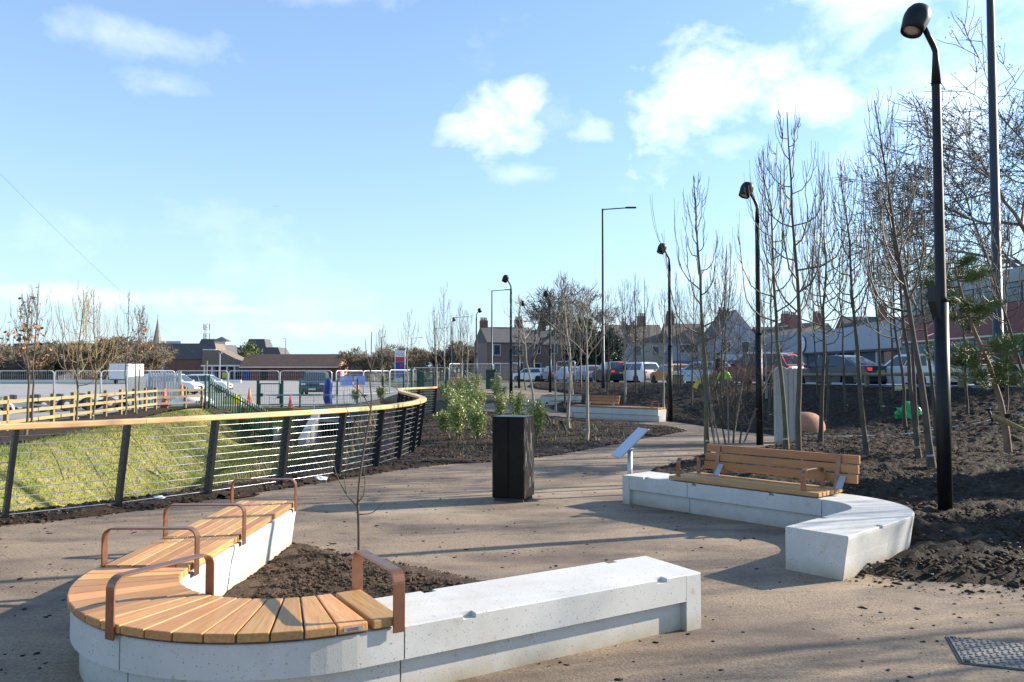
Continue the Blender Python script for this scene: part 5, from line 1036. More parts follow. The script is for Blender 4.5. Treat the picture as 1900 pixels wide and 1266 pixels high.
def conifer(x, y, hh, w, seed, label, m='needle_dark', n=5200, name='evergreen_tree'):
    t = thing(name, label, 'tree', (x, y, h1(x, y))); rs = np.random.RandomState(seed); u = rs.rand(n)**.6; zz = hh*(.22+.78*(1-u)); a = rs.rand(n)*6.28; lob = 1+.3*np.sin(a*3+zz*2.2); r = w*(np.clip(u, .12, 1)**.6)*lob*(.35+.65*rs.rand(n)**.5); C = np.stack([r*np.cos(a), r*np.sin(a), zz+rs.normal(0, .12, n)], 1)
    tw = Twigs(); tw.add(np.array([(0, 0, 0), (0, 0, hh*.5), (0, 0, hh*.9)]), [.14, .09, .03], 7); obj('trunk', tw.mesh('trunk'), K['bark'], t); obj('crown', leaves_mesh('crown', C, hh*.055, rs, .5, .1), K[m], t)
conifer(8.0, 86, 7.0, 2.3, 1, 'dark conifer behind the queue of cars, left of two'); conifer(10.2, 84, 6.0, 2.0, 2, 'dark conifer behind the queue of cars, right of two'); conifer(-57.5, 172, 8.2, 4.2, 3, 'bushy evergreen tree above the low brick block', 'needle', 4200); conifer(-76, 128, 6.5, 3.2, 4, 'dark evergreen behind the brown-leaved oak sapling')

conifer(13.2, 13.2, 4.6, 1.5, 7, 'added unseen evergreen shading the bank from just beyond the picture edge', 'needle', 4200); conifer(12.3, 10.3, 4.0, 1.3, 8, 'smaller added unseen evergreen shading the bank nearer the camera beyond the picture edge', 'needle', 3600)  # two unseen evergreens added out of frame to shade the near bank
for i in range(14): scrub(-80-i*5.5+rnd.uniform(-2, 2), 122+rnd.uniform(-6, 16), 1.0+.4*rnd.random(), 'bare brown tree in the clump beyond the car park past the picture edge', 'bare trees beyond the car park past the picture edge', i)

# ================================================================ vehicles
CAR = {  # length, width, height, wheel r, wheelbase ends, lower profile, cabin (belt z, windscreen base, roof front, roof rear, rear base)
 'saloon': dict(L=4.75, W=1.82, r=.325, ax=(-1.38, 1.42), belt=.93, hood=.90, boot=1.02, roof=1.47, cab=(1.05, .35, -.95, -1.85), nose=.68),
 'hatch': dict(L=4.0, W=1.74, r=.30, ax=(-1.22, 1.28), belt=.93, hood=.92, boot=.98, roof=1.48, cab=(1.15, .45, -1.35, -1.88), nose=.70),
 'mini': dict(L=3.75, W=1.70, r=.30, ax=(-1.15, 1.25), belt=.92, hood=.92, boot=.95, roof=1.42, cab=(.98, .50, -1.35, -1.75), nose=.72),
 'suv': dict(L=4.6, W=1.86, r=.36, ax=(-1.32, 1.36), belt=1.08, hood=1.06, boot=1.12, roof=1.70, cab=(1.15, .45, -1.75, -2.18), nose=.85),
 'estate': dict(L=4.5, W=1.80, r=.33, ax=(-1.3, 1.36), belt=1.0, hood=.97, boot=1.05, roof=1.62, cab=(1.15, .45, -1.8, -2.14), nose=.78),
 'van': dict(L=4.2, W=1.74, r=.30, ax=(-1.28, 1.32), belt=.95, hood=.95, boot=1.0, roof=1.56, cab=(1.30, .62, -1.85, -2.0), nose=.74)}
def car(kind, paint, label, x, y, z, head, brake=True, plate='plate_y', logo=None, cat='car', name='car', group=None, rack=False):
    c = CAR[kind]; L, W, r = c['L'], c['W'], c['r']; t = thing(name, label, cat, (x, y, z), head, group); P = K[paint]; fx, rx = L/2, -L/2; zb = .24
    def arch(ax): return [(ax+(r+.055)*math.cos(a), max(zb, r+(r+.055)*math.sin(a))) for a in np.linspace(-.2, math.pi+.2, 11)]
    prof = [(fx-.12, zb), (fx-.02, .45), (fx, c['nose']-.1), (fx-.10, c['nose']), (fx-.35, c['hood']-.05), (c['cab'][0]+.05, c['hood']), (0, c['belt']+.02), (c['cab'][3]+.1, c['boot']), (rx+.06, c['boot']-.04), (rx, c['boot']-.22), (rx+.02, .50), (rx+.10, zb)]
    prof = prof+[(c['ax'][0]-r-.06, zb)]+arch(c['ax'][0])[::-1]+arch(c['ax'][1])[::-1]
    hw = W/2; rows = [(-hw, .965, .03), (-hw+.05, .99, .012), (-hw+.16, 1, 0), (0, 1, -.012), (hw-.16, 1, 0), (hw-.05, .99, .012), (hw, .965, .03)]; vs = []; fs = []; n = len(prof)
    for yy_, k, dz in rows: vs += [(px*k, yy_, (pz-(dz if pz > .7 else 0))) for px, pz in prof]
    for i in range(len(rows)-1):
        for j in range(n): fs.append((i*n+j, i*n+(j+1) % n, i*n+n+(j+1) % n, i*n+n+j))
    fs += [tuple(range(n)), tuple(range((len(rows)-1)*n, len(rows)*n))]
    body = MB().add(vs, fs).build('body', P, t, True); body.data.shade_auto_smooth(angle=.6) if hasattr(body.data, 'shade_auto_smooth') else None
    body.data.polygons.foreach_set('use_smooth', [len(p.vertices) == 4 for p in body.data.polygons])
    a, b, d, e = c['cab']; zr = c['roof']; z0 = c['belt']-.02; h0 = hw-.055; h1_ = hw-.23
    cab = {'A': (a, h0, z0), 'B': (b, h1_, zr-.05), 'C': (d, h1_, zr-.05), 'D': (e, h0-.02, c['boot']-.05)}; m = (b+d)/2
    cv = []; 
    for sy in (-1, 1): cv += [(q[0], q[1]*sy, q[2]) for q in (cab['A'], cab['B'], (b-.25, h1_, zr-.01), (d+.25, h1_, zr-.005), cab['C'], cab['D'])]
    cv += [(b-.3, 0, zr+.02), (d+.3, 0, zr+.02), (b, 0, zr-.035), (d, 0, zr-.035)]
    MB().add(cv, [(0, 1, 2, 3, 4, 5), (11, 10, 9, 8, 7, 6), (0, 6, 7, 14, 1), (5, 4, 15, 10, 11), (1, 14, 12, 2), (14, 7, 8, 12), (2, 12, 13, 3), (12, 8, 9, 13), (3, 13, 15, 4), (13, 9, 10, 15), (0, 5, 11, 6)]).build('cabin', P, t)
    def pane(nm, quad, off, mt=K['carglass']):
        q = [Vector(v) for v in quad]; nrm = (q[1]-q[0]).cross(q[2]-q[0]).normalized(); o = nrm*off; MB().add([tuple(v+o) for v in q]+[tuple(v-o*.6) for v in q], [(0, 1, 2, 3), (7, 6, 5, 4), (0, 4, 5, 1), (1, 5, 6, 2), (2, 6, 7, 3), (3, 7, 4, 0)]).build(nm, mt, t)
    lerp = lambda p, q, f: tuple(p[i]+(q[i]-p[i])*f for i in range(3))
    A, B, C_, D = cab['A'], cab['B'], cab['C'], cab['D']; mir = lambda p: (p[0], -p[1], p[2])
    pane('windscreen', [lerp(lerp(A, B, .08), mir(lerp(A, B, .08)), .05), lerp(lerp(A, B, .08), mir(lerp(A, B, .08)), .95), lerp(lerp(A, B, .9), mir(lerp(A, B, .9)), .94), lerp(lerp(A, B, .9), mir(lerp(A, B, .9)), .06)], -.012)
    pane('rear_window', [lerp(lerp(D, C_, .12), mir(lerp(D, C_, .12)), .07), lerp(lerp(D, C_, .12), mir(lerp(D, C_, .12)), .93), lerp(lerp(D, C_, .88), mir(lerp(D, C_, .88)), .9), lerp(lerp(D, C_, .88), mir(lerp(D, C_, .88)), .1)], .014)
    for sy in (-1, 1):
        g = lambda p: (p[0], p[1]*sy, p[2]); bl = lambda f: lerp((a-.12, h0, z0+.06), (e+.22, h0-.02, z0+.06), f); tl = lambda f: lerp((b-.02, h1_+.025, zr-.11), (d+.02, h1_+.025, zr-.11), f)
        for f0, f1, g0, g1 in ((.06, .44, .02, .44), (.48, .93, .48, .95)):
            if kind == 'van' and f0 > .4: continue
            quad = [g(bl(f0)), g(bl(f1)), g(tl(g1)), g(tl(g0))]; pane('side_window', quad if sy > 0 else quad[::-1], .016)
    for ax in c['ax']:
        for sy in (-1, 1):
            w = MB().lathe([(r*.6, -.1), (r*.95, -.1), (r, -.06), (r, .06), (r*.95, .1), (r*.6, .1)], 22).build('wheel', K['tyre'], t, True, loc=(ax, sy*(hw-.11), r), rot=(math.pi/2, 0, 0)); rm = MB().lathe([(0, -.07), (r*.64, -.085), (r*.64, .085), (0, .07)], 18).build('rim', K['rim'], w)
            for q in range(5): s_ = q*1.2566; MB().box((r*.38*math.cos(s_+.6), r*.38*math.sin(s_+.6), 0), (r*.30, r*.16, .168), s_+.6).build('spoke_gap', K['tyre'], w)
    for sy in (-1, 1):
        zl = c['boot']-.17
        MB().box((rx+.035, sy*(hw-.22), zl), (.10, .26, .15)).build('tail_lamp', K['brake'] if brake else K['lamp_red'], t, bevel=.02)
        MB().box((fx-.16, sy*(hw-.27), c['nose']-.06), (.26, .34, .14)).build('headlight', K['headlamp'], t, bevel=.03)
        MB().box((a-.15, sy*(hw+.07), c['belt']+.08), (.12, .17, .13)).build('door_mirror', P, t, bevel=.03)
    if brake: MB().box(((d+e)/2-.03 if kind in ('suv', 'estate', 'hatch', 'mini') else e+.4, 0, zr-.07 if kind in ('suv', 'estate', 'hatch', 'mini') else c['boot']+.1), (.05, .35, .035)).build('high_brake_lamp', K['brake'], t)
    MB().box((rx-.004, 0, c['boot']-.28), (.02, .50, .115)).build('rear_plate', K[plate], t); MB().box((fx+.004, 0, .46), (.02, .50, .11)).build('front_plate', K['plate_w'], t)
    MB().box((rx+.03, 0, .36), (.12, W*.9, .14)).build('rear_bumper_trim', K['trim'], t, bevel=.03); MB().box((fx-.05, 0, .34), (.12, W*.86, .16)).build('front_grille', K['trim'], t, bevel=.03); MB().box((fx-.05, 0, c['nose']-.12), (.10, W*.42, .11)).build('upper_grille', K['trim'], t)
    if rack:
        for sy in (-1, 1): MB().bar((b-.2, sy*(h1_-.03), zr+.045), (d+.2, sy*(h1_-.03), zr+.045), .04).build('roof_rail', K['rim'], t)
    if logo: text('lettering', logo, .62, K['magenta'], t, (-.75, -hw-.006, 1.12), (math.pi/2, 0, 0), .004)
    return t
Q = 'cars queueing on the road'
zc = lambda x, y: float(zroad(y))+.005
car('saloon', 'car_navy', 'dark blue saloon with round tail lamps behind the knee rail', 15.1, 36.6, .965, R(118), True, group=Q)
car('suv', 'car_crimson', 'crimson off-roader in the road left of the dark blue saloon', 12.9, 41.0, .93, R(128), True, group=Q, rack=True)
car('hatch', 'car_white', 'pale hatchback in the road right of the dark blue saloon', 17.6, 34.2, .985, R(105), True, group=Q)
car('hatch', 'car_paleblue', 'pale blue hatchback hidden behind the multi-stemmed shrub', 12.2, 50.0, .86, R(125), False, group=Q)
car('mini', 'car_gold', 'gold hatchback with round lit tail lamps in the queue', 11.3, 55.5, .82, R(104), True, group=Q)
car('estate', 'car_white', 'white estate car in the queue just ahead of the gold hatchback', 9.4, 60.0, .79, R(118), True, group=Q)
car('suv', 'car_darkgreen', 'dark tall car with high brake lamp and yellow plate in the queue', 7.9, 62.0, .78, R(102), True, group=Q)
car('hatch', 'car_bluegrey', 'blue hatchback in the queue behind the dark conifers', 6.6, 68.5, .78, R(103), True, group=Q)
car('hatch', 'car_silverblue', 'silver-blue hatchback queueing beside the bare tree trunks', 5.5, 76, .72, R(104), True, group=Q)
car('estate', 'car_steelgrey', 'grey car queueing right of the far lamp post', 4.4, 83.5, .67, R(104), True, group=Q)
car('hatch', 'car_steelgrey', 'grey hatchback queueing left of the far lamp post', 3.1, 88, .64, R(104), True, group=Q)
car('hatch', 'car_white', 'small white car at the far end of the queue by the site fence', 2.0, 87.0, .64, R(160), False, group=Q)
car('suv', 'car_darkteal', 'dark parked off-roader facing the camera in the car park', -14.5, 58, 0, R(-90+8), False, 'plate_w')
car('hatch', 'car_bluegrey', 'blue-grey hatchback parked at the end of the low brick block', -31, 151, 0, R(178), False)
car('van', 'car_white', 'small white delivery van with magenta lettering by the site fence', -25.3, 58.5, 0, R(-2), False, logo='GD', cat='van', name='delivery_van')
car('hatch', 'car_white', 'white car parked behind the delivery van', -24.8, 63.5, 0, R(4), False)
# bus
bu = thing('double_decker_bus', 'crimson and cream double-decker bus behind the trees and knee rail', 'bus', (18.9, 30.6, 1.02), R(90))
BL, BW, BH = 10.4, 2.5, 4.35
def rbox(nm, z0, z1, m, ins=0.0, rr=.25): MB().prism([(-BL/2+rr+ins, -BW/2+ins), (BL/2-rr-ins, -BW/2+ins), (BL/2-ins, -BW/2+rr+ins), (BL/2-ins, BW/2-rr-ins), (BL/2-rr-ins, BW/2-ins), (-BL/2+rr+ins, BW/2-ins), (-BL/2+ins, BW/2-rr-ins), (-BL/2+ins, -BW/2+rr+ins)], 'z', z0, z1).build(nm, m, bu)
rbox('skirt', .28, .95, K['bus_cream']); rbox('lower_band', .95, 1.2, K['bus_red']); rbox('lower_deck', 1.2, 1.9, K['trim'], .02); rbox('middle_band', 1.9, 3.12, K['bus_red']); rbox('upper_deck', 3.12, 3.85, K['trim'], .02); rbox('roof_band', 3.85, 4.1, K['bus_roof']); rbox('roof', 4.1, 4.35, K['bus_roof'], .12)
MB().box((0, 1.262, 2.0), (BL*.92, .02, .06)).build('cream_line', K['bus_cream'], bu)
for zz, hh_ in ((1.55, .66), (3.48, .68)):
    for i in range(7):
        xx = -BL/2+.95+i*1.42
        for sy in (-1, 1):
            w = MB().box((xx, sy*1.236, zz), (1.32, .035, hh_)).build('side_window', K['glass_blue'], bu, bevel=.015)
            MB().box((xx, sy*1.258, zz+hh_*.24), (1.30, .012, .03)).build('window_bar', K['trim'], w)
    for sx in (-1, 1): MB().box((sx*(BL/2-.015), 0, zz), (.04, 1.9, hh_)).build('end_window', K['glass_blue'], bu, bevel=.02)
for ax in (-2.9, 2.9):
    for sy in (-1, 1): w = MB().lathe([(.28, -.14), (.47, -.14), (.49, 0), (.47, .14), (.28, .14)], 20).build('wheel', K['tyre'], bu, True, loc=(ax, sy*1.14, .48), rot=(math.pi/2, 0, 0)); MB().lathe([(0, -.12), (.3, -.12), (.3, .12), (0, .12)], 16).build('rim', K['rim'], w)

# ================================================================ people behind the knee rail
def person(label, x, y, face, joints, edges, rad, top, cloth2, extra=None):
    z = h1(x, y); t = thing('person', label, 'person', (x, y, z), face); me = bpy.data.meshes.new('body'); me.from_pydata(joints, edges, []); ob = obj('body', me, None, t); md = ob.modifiers.new('skin', 'SKIN')
    for v, r_ in zip(me.skin_vertices[0].data, rad): v.radius = (r_, r_)
    me.skin_vertices[0].data[0].use_root = True; sb = ob.modifiers.new('sub', 'SUBSURF'); sb.levels = 2; sb.render_levels = 2
    dg = bpy.context.evaluated_depsgraph_get(); nm = bpy.data.meshes.new_from_object(ob.evaluated_get(dg)); ob.modifiers.clear(); ob.data = nm; nm.materials.clear()
    for k in (K['skin'], top, cloth2): nm.materials.append(k)
    hd = Vector(joints[4]); nk = Vector(joints[3]); pelvis = Vector(joints[0]); hands = [Vector(joints[i]) for i in (8, 12)]
    for p in nm.polygons:
        c = p.center; p.use_smooth = True; dn = (c-nk).dot((hd-nk).normalized())
        p.material_index = 0 if (dn > .02 and (c-hd).length < .28) or min((c-q).length for q in hands) < .10 else (2 if (c.z < pelvis.z-.02 and (c-nk).length > .45) else 1)
    for sx in (-1, 1): MB().lathe([(0, -.012), (.012, -.006), (.012, .006), (0, .012)], 8).build('eye', K['black'], t, loc=(hd.x+sx*.033, hd.y-.098, hd.z+.01))
    MB().lathe([(0, -.02), (.016, -.012), (.006, .02)], 8).build('nose', K['skin'], t, loc=(hd.x, hd.y-.112, hd.z-.02))
    if extra: extra(t, hd)
    return t
E_ = [(0, 1), (1, 2), (2, 3), (3, 4), (2, 5), (5, 6), (6, 7), (7, 8), (2, 9), (9, 10), (10, 11), (11, 12), (0, 13), (13, 14), (14, 15), (15, 16), (0, 17), (17, 18), (18, 19), (19, 20)]
RAD = [.15, .145, .15, .06, .105, .075, .06, .045, .035, .075, .06, .045, .035, .11, .075, .05, .045, .11, .075, .05, .045]
stand = [(0, 0, .92), (0, 0, 1.15), (0, 0, 1.38), (0, -.01, 1.50), (0, -.03, 1.62), (-.19, 0, 1.38), (-.25, 0, 1.12), (-.24, -.06, .90), (-.23, -.08, .80), (.19, 0, 1.38), (.25, 0, 1.12), (.22, -.12, .95), (.18, -.18, .90), (-.10, 0, .85), (-.11, -.01, .48), (-.11, .02, .09), (-.11, -.12, .05), (.10, 0, .85), (.12, -.01, .48), (.12, .02, .09), (.12, -.12, .05)]
bend = [(0, .12, .62), (0, -.02, .80), (0, -.18, .92), (0, -.27, .97), (0, -.34, 1.03), (-.18, -.2, .9), (-.24, -.3, .68), (-.2, -.42, .52), (-.17, -.46, .44), (.18, -.2, .9), (.24, -.3, .68), (.2, -.42, .52), (.17, -.46, .44), (-.11, .1, .58), (-.16, -.2, .45), (-.13, .06, .09), (-.13, -.08, .05), (.11, .1, .58), (.16, -.2, .45), (.13, .06, .09), (.13, -.08, .05)]
def hair(t, hd): MB().lathe([(0, .09), (.07, .075), (.108, .02), (.11, -.02)], 14).build('hair', K['black'], t, True, loc=(hd.x, hd.y+.015, hd.z+.035))
def helmet(t, hd): o = MB().lathe([(0, .12), (.08, .105), (.125, .04), (.13, 0), (.16, -.008), (.16, -.016)], 16).build('hard_hat', K['sign_red'], t, True, loc=(hd.x, hd.y, hd.z+.035))
person('person in a dark jacket standing beyond the knee rail by the red car', 9.9, 37.6, R(25), stand, E_, RAD, K['cloth_dark'], K['trousers'], hair)
person('person in green hi-vis and red hard hat crouching by the knee rail', 9.7, 35.4, R(-60), bend, E_, RAD, K['hivis'], K['trousers'], helmet)

# ================================================================ buildings
def win(par, x, y, z, w, hh, m=None, frame=True, axis='y'):
    d = (w, .08, hh) if axis == 'y' else (.08, w, hh); f = MB().box((x, y, z), d).build('window', K['white'] if frame else K['trim'], par)
    off = -.035 if axis == 'y' else .0; dd = (w-.16, .05, hh-.16) if axis == 'y' else (.12, w-.16, hh-.16)
    MB().box((x, y+off, z), dd).build('pane', m or K['glass'], f)
def gable_house(label, x, y, w, d, eave, ridge, wall, roof, rz=0.0, chim=(), wins=(), name='terraced_house', group=None, shop=None, along='x'):
    z = h1(x, y); t = thing(name, label, 'house', (x, y, z), rz, group); MB().box((0, 0, eave/2), (w, d, eave)).build('wall', wall, t)
    if along == 'x': ro = MB().prism([(-d/2-.25, eave-.08), (d/2+.25, eave-.08), (0, ridge)], 'x', -w/2-.02, w/2+.02).build('roof', roof, t); MB().prism([(-d/2, eave), (d/2, eave), (0, ridge-.12)], 'x', -w/2+.0, w/2-.0)
    else: ro = MB().prism([(-w/2-.25, eave-.08), (w/2+.25, eave-.08), (0, ridge)], 'y', -d/2+.05, d/2-.05).build('roof', roof, t); MB().prism([(-w/2, eave), (w/2, eave), (0, ridge-.15)], 'y', -d/2, -d/2+.3).build('gable', wall, t)
    for cx, ch in chim:
        zc_ = ridge if along == 'x' else ridge-(ridge-eave)*abs(cx)/(w/2)
        c = MB().box((cx, 0, zc_+ch/2-.5), (1.1, .6, ch+1.0)).build('chimney', K['brick'], ro)
        for k in range(4): MB().lathe([(.11, 0), (.09, .45)], 8).build('chimney_pot', K['tile_red'], ro, loc=(cx-.38+k*.25, 0, zc_+ch))
    for wx, wz, ww, wh in wins: win(t, wx, -d/2-.02, wz, ww, wh)
    if shop: MB().box((0, -d/2-.08, 2.9), (w*.94, .14, .7)).build('shop_fascia', shop, t); MB().box((0, -d/2-.04, 1.4), (w*.86, .1, 2.1)).build('shop_window', K['glass_blue'], t)
    return t
HG = 'terraced houses across the road'
two = [(-1.2, 4.4, 1.0, 1.5), (1.2, 4.4, 1.0, 1.5), (-1.2, 1.6, 1.1, 1.5)]
gable_house('haze-greyed brick corner house with end chimneys beyond the site fence', -1.4, 112, 6.4, 9, 5.2, 7.5, K['brick_grey'], K['slate'], R(14), ((-2.7, .9), (2.4, 1.1)), [(-1.8, 4.1, 1.0, 1.5), (1.0, 4.1, 1.9, 1.5), (1.0, 1.6, 1.9, 1.6), (-1.8, 1.6, 1.0, 1.5)], 'corner_house')
gable_house('narrow haze-greyed brick house with one chimney beside the corner house', 4.4, 114, 4.6, 9, 5.0, 7.2, K['brick_grey'], K['slate'], R(4), ((0, 1.2),), two, group=HG)
gable_house('brick terrace behind the mature trees with tall sash windows', 11.0, 118, 8, 8, 5.0, 7.2, K['brick_grey'], K['tile_red'], 0, ((-3, .9), (3, .9)), [(-3, 4.3, 1, 1.5), (-1, 4.3, 1, 1.5), (1.5, 4.3, 1, 1.5), (3.5, 4.3, 1, 1.5), (-3, 1.7, 1, 1.6), (1.5, 1.7, 1, 1.6)], group=HG)
gable_house('grey rendered house end with small dark vent behind the queue', 14.2, 108, 3.4, 8, 5.4, 7.6, K['render'], K['tile'], 0, (), [(.6, 1.9, .8, .5)], group=HG)
gable_house('brown-roofed house right of the grey end wall', 18.2, 110, 5.0, 8, 5.2, 7.7, K['render_cream'], K['tile'], 0, ((0, 1.2),), [(-1.2, 3.9, 1, 1.4), (1.2, 3.9, 1, 1.4), (0, 1.5, 1.6, 1.6)], group=HG)
gable_house('shop with pale blue front under a red four-pot chimney', 23.0, 106, 5.0, 8, 5.0, 7.6, K['render'], K['tile'], 0, ((-1.6, 1.3),), [(0, 4.1, 2.6, 1.2)], group=HG, shop=K['dealer_blue'])
gable_house('pale gabled shop house with a tall chimney in the middle of the terrace', 28.0, 102, 5.4, 8, 5.4, 8.9, K['render'], K['slate'], 0, ((-.6, 1.0),), [(-1.2, 4.2, 1.1, 1.4), (1.2, 4.2, 1.1, 1.4)], group=HG, shop=K['white'], along='y')
gable_house('low slate-roofed shop behind the crimson car', 34.2, 101, 6.2, 8, 4.6, 6.9, K['render'], K['slate'], 0, ((2.0, 1.5),), [(-1.5, 3.7, 1.1, 1.0), (1.2, 3.7, 1.1, 1.0)], group=HG, shop=K['white'])
gable_house('brown-roofed house behind the dealership with two red chimneys', 41.5, 112, 7.5, 8, 5.2, 8.1, K['render_cream'], K['tile'], 0, ((-2.4, 1.3), (2.2, 1.3)), two, group=HG)
gable_house('slate-roofed house with red chimney above the dealership roof', 52, 112, 10, 8, 5.6, 9.0, K['brick'], K['slate'], 0, ((1.0, 1.6),), two, group=HG)
# car dealership
de = thing('car_dealership', 'pale blue-grey car showroom with glass front and round blue logo', 'showroom', (32.4, 80, h1(32.4, 80)), R(90+3))
MB().box((0, -6.1, 2.0), (44, 12, 4.0)).build('showroom_block', K['trim'], de); MB().box((0, -.1, 4.1), (45, .9, 2.1)).build('fascia', K['dealer_blue'], de); MB().box((0, .05, 2.95), (45, .9, .22)).build('fascia_underside', K['column'], de); MB().box((0, -6, 5.2), (44.5, 12.5, .2)).build('roof', K['render'], de)
for i in range(12): MB().box((-21.5+i*3.9, .12, 1.45), (.34, .34, 2.9)).build('column', K['dealer_blue'], de)
for i in range(11): MB().box((-19.55+i*3.9, -.04, 1.45), (3.5, .06, 2.7)).build('glazing_pane', K['glass'], de)
lg = MB().lathe([(0, 0), (.95, 0), (.95, .12), (0, .12)], 28).build('logo_disc', K['logo_blue'], de, loc=(5.6, .36, 4.05), rot=(-math.pi/2, 0, 0)); MB().lathe([(.78, .121), (.84, .121), (.84, .14), (.78, .14)], 28).build('logo_ring', K['white'], lg); MB().tube([(-.42, .3, .13), (-.1, .35, .13), (.1, .05, .13), (.35, .1, .13), (.2, -.3, .13), (-.2, -.25, .13), (-.35, -.5, .13)], .07, 6).build('logo_emblem', K['white'], lg)
# brick store with dark mansard
bs_ = thing('brick_store', 'large brick store with a dark mansard roof and white and red sign', 'store', (-72, 158, 0))
MB().box((-8, 6, 2.15), (42, 14, 4.3)).build('wall', K['brick'], bs_); MB().add([(-29.3, -1.3, 4.2), (13.3, -1.3, 4.2), (13.3, 13.3, 4.2), (-29.3, 13.3, 4.2), (-28.3, -.1, 7.4), (12.1, -.1, 7.4), (12.1, 12.1, 7.4), (-28.3, 12.1, 7.4)], [(0, 1, 5, 4), (1, 2, 6, 5), (2, 3, 7, 6), (3, 0, 4, 7), (4, 5, 6, 7), (3, 2, 1, 0)]).build('mansard_roof', K['slate'], bs_)
MB().add([(13.32, -1.31, 4.19), (13.36, 5, 4.19), (12.14, 5, 7.41), (12.12, -.1, 7.41)], [(0, 1, 2, 3)]).build('sunlit_roof_end', K['tile'], bs_)  # tan sheet laid over the end slope: its sunlight put into the colour
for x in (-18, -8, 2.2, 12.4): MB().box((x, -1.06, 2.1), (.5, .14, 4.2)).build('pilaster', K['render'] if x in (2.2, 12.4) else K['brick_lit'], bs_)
s_ = MB().box((11.6, -1.5, 4.9), (2.6, .2, 2.6)).build('store_sign', K['white'], bs_); text('sign_lettering', 'TESCO', .72, K['sign_red'], s_, (11.6, -1.62, 5.2), (math.pi/2, 0, 0), .01)
for i in range(5): MB().box((10.8+i*.4, -1.62, 4.55), (.28, .02, .12)).build('sign_dash', K['tesco_blue'], s_)
MB().box((-6, 5, 7.7), (2.5, 2, .7)).build('roof_vent', K['render'], bs_); MB().box((2, 5, 7.7), (3, 2, .7)).build('roof_vent', K['galv'], bs_)
for i in range(2): MB().box((-14+i*12, 3, 7.85), (9, .06, .08)).build('roof_rail', K['galv'], bs_)
ca = thing('entrance_canopy', 'low pale entrance canopy and trolley bay right of the brick store', 'canopy', (-57.4, 156, 0)); MB().prism([(-4.2, 3.0), (4.4, 3.0), (3.2, 3.9), (-1.0, 6.0), (-4.2, 6.0)], 'y', 0, 7).build('canopy_roof', K['tile'], ca); MB().box((0, 0, 2.9), (8.8, .4, .3)).build('canopy_edge', K['white'], ca)
for i in range(6): MB().box((-3.8+i*1.5, .2, 1.4), (.3, .3, 2.8)).build('canopy_post', K['white'], ca)
MB().box((0, 4, 1.4), (7.5, 4, 2.7)).build('lobby', K['glass'], ca); MB().box((.8, -.6, 1.0), (1.5, .1, 1.1)).build('notice', K['yellow'], ca)
hr = thing('hip_roofed_hall', 'brown hip-roofed hall with a white louvred cupola behind the canopy', 'building', (-70, 195, 0)); MB().box((0, 0, 1.9), (18, 12, 3.8)).build('wall', K['brick'], hr)
MB().add([(-9.5, -6.5, 3.7), (9.5, -6.5, 3.7), (9.5, 6.5, 3.7), (-9.5, 6.5, 3.7), (-3, 0, 8.2), (-1, 0, 8.2)], [(0, 1, 5, 4), (1, 2, 5), (2, 3, 4, 5), (3, 0, 4), (3, 2, 1, 0)]).build('hip_roof', K['tile'], hr); MB().box((-2, -.6, 8.4), (2.8, 2.2, 2.0)).build('cupola', K['white'], hr); MB().add([(-3.9, -2.2, 9.3), (-.1, -2.2, 9.3), (-.1, 1, 9.3), (-3.9, 1, 9.3), (-2, -.6, 10.4)], [(0, 1, 4), (1, 2, 4), (2, 3, 4), (3, 0, 4), (3, 2, 1, 0)]).build('cupola_roof', K['slate'], hr)
dk = thing('mansard_block', 'dark mansard-roofed block rising behind the hip-roofed hall', 'building', (-79, 225, 0)); MB().box((2, 0, 3), (24, 10, 6)).build('wall', K['brick'], dk); MB().add([(-10.5, -5.3, 5.9), (14.5, -5.3, 5.9), (14.5, 5.3, 5.9), (-10.5, 5.3, 5.9), (-9.5, -4, 8.6), (13, -4, 8.6), (13, 4, 8.6), (-9.5, 4, 8.6)], [(0, 1, 5, 4), (1, 2, 6, 5), (2, 3, 7, 6), (3, 0, 4, 7), (4, 5, 6, 7), (3, 2, 1, 0)]).build('roof', K['slate'], dk)
for x in (-7, 6.5): MB().add([(x-3, -3.5, 8.5), (x+3, -3.5, 8.5), (x+3, 3.5, 8.5), (x-3, 3.5, 8.5), (x-2.2, -2.5, 11), (x+2.2, -2.5, 11), (x+2.2, 2.5, 11), (x-2.2, 2.5, 11)], [(0, 1, 5, 4), (1, 2, 6, 5), (2, 3, 7, 6), (3, 0, 4, 7), (4, 5, 6, 7)]).build('plant_room', K['slate'], dk)
tb_ = thing('brick_toilet_block', 'long low brick block with tiled roof and sunlit gable across the car park', 'building', (-43.2, 153, 0), R(-4)); MB().box((0, 3, 1.35), (19.6, 6, 2.7)).build('wall', K['brick'], tb_); MB().prism([(-.7, 2.55), (6.7, 2.55), (3, 5.2)], 'x', -10.1, 9.7).build('roof', K['tile_red'], tb_); MB().prism([(0, 2.6), (6, 2.6), (3, 4.95)], 'x', 9.72, 9.84).build('gable', K['brick_lit'], tb_); MB().box((9.83, 3, 1.3), (.08, 6, 2.62)).build('gable_wall', K['brick_lit'], tb_); MB().box((0, -.72, 2.58), (20, .12, .16)).build('gutter', K['white'], tb_)  # gable faces use the lit brick, sunshine painted in
for x in (-8.8, -5.2): MB().box((x, -.05, 1.1), (1.3, .12, 2.2)).build('door', K['blue_wrap' if x < -8 else 'black'], tb_)
MB().box((9.9, 1.6, 1.3), (.06, .9, 2.2)).build('gable_door', K['white'], tb_); MB().box((9.9, .4, 1.5), (.06, .8, 1.7)).build('poster', K['magenta'], tb_)
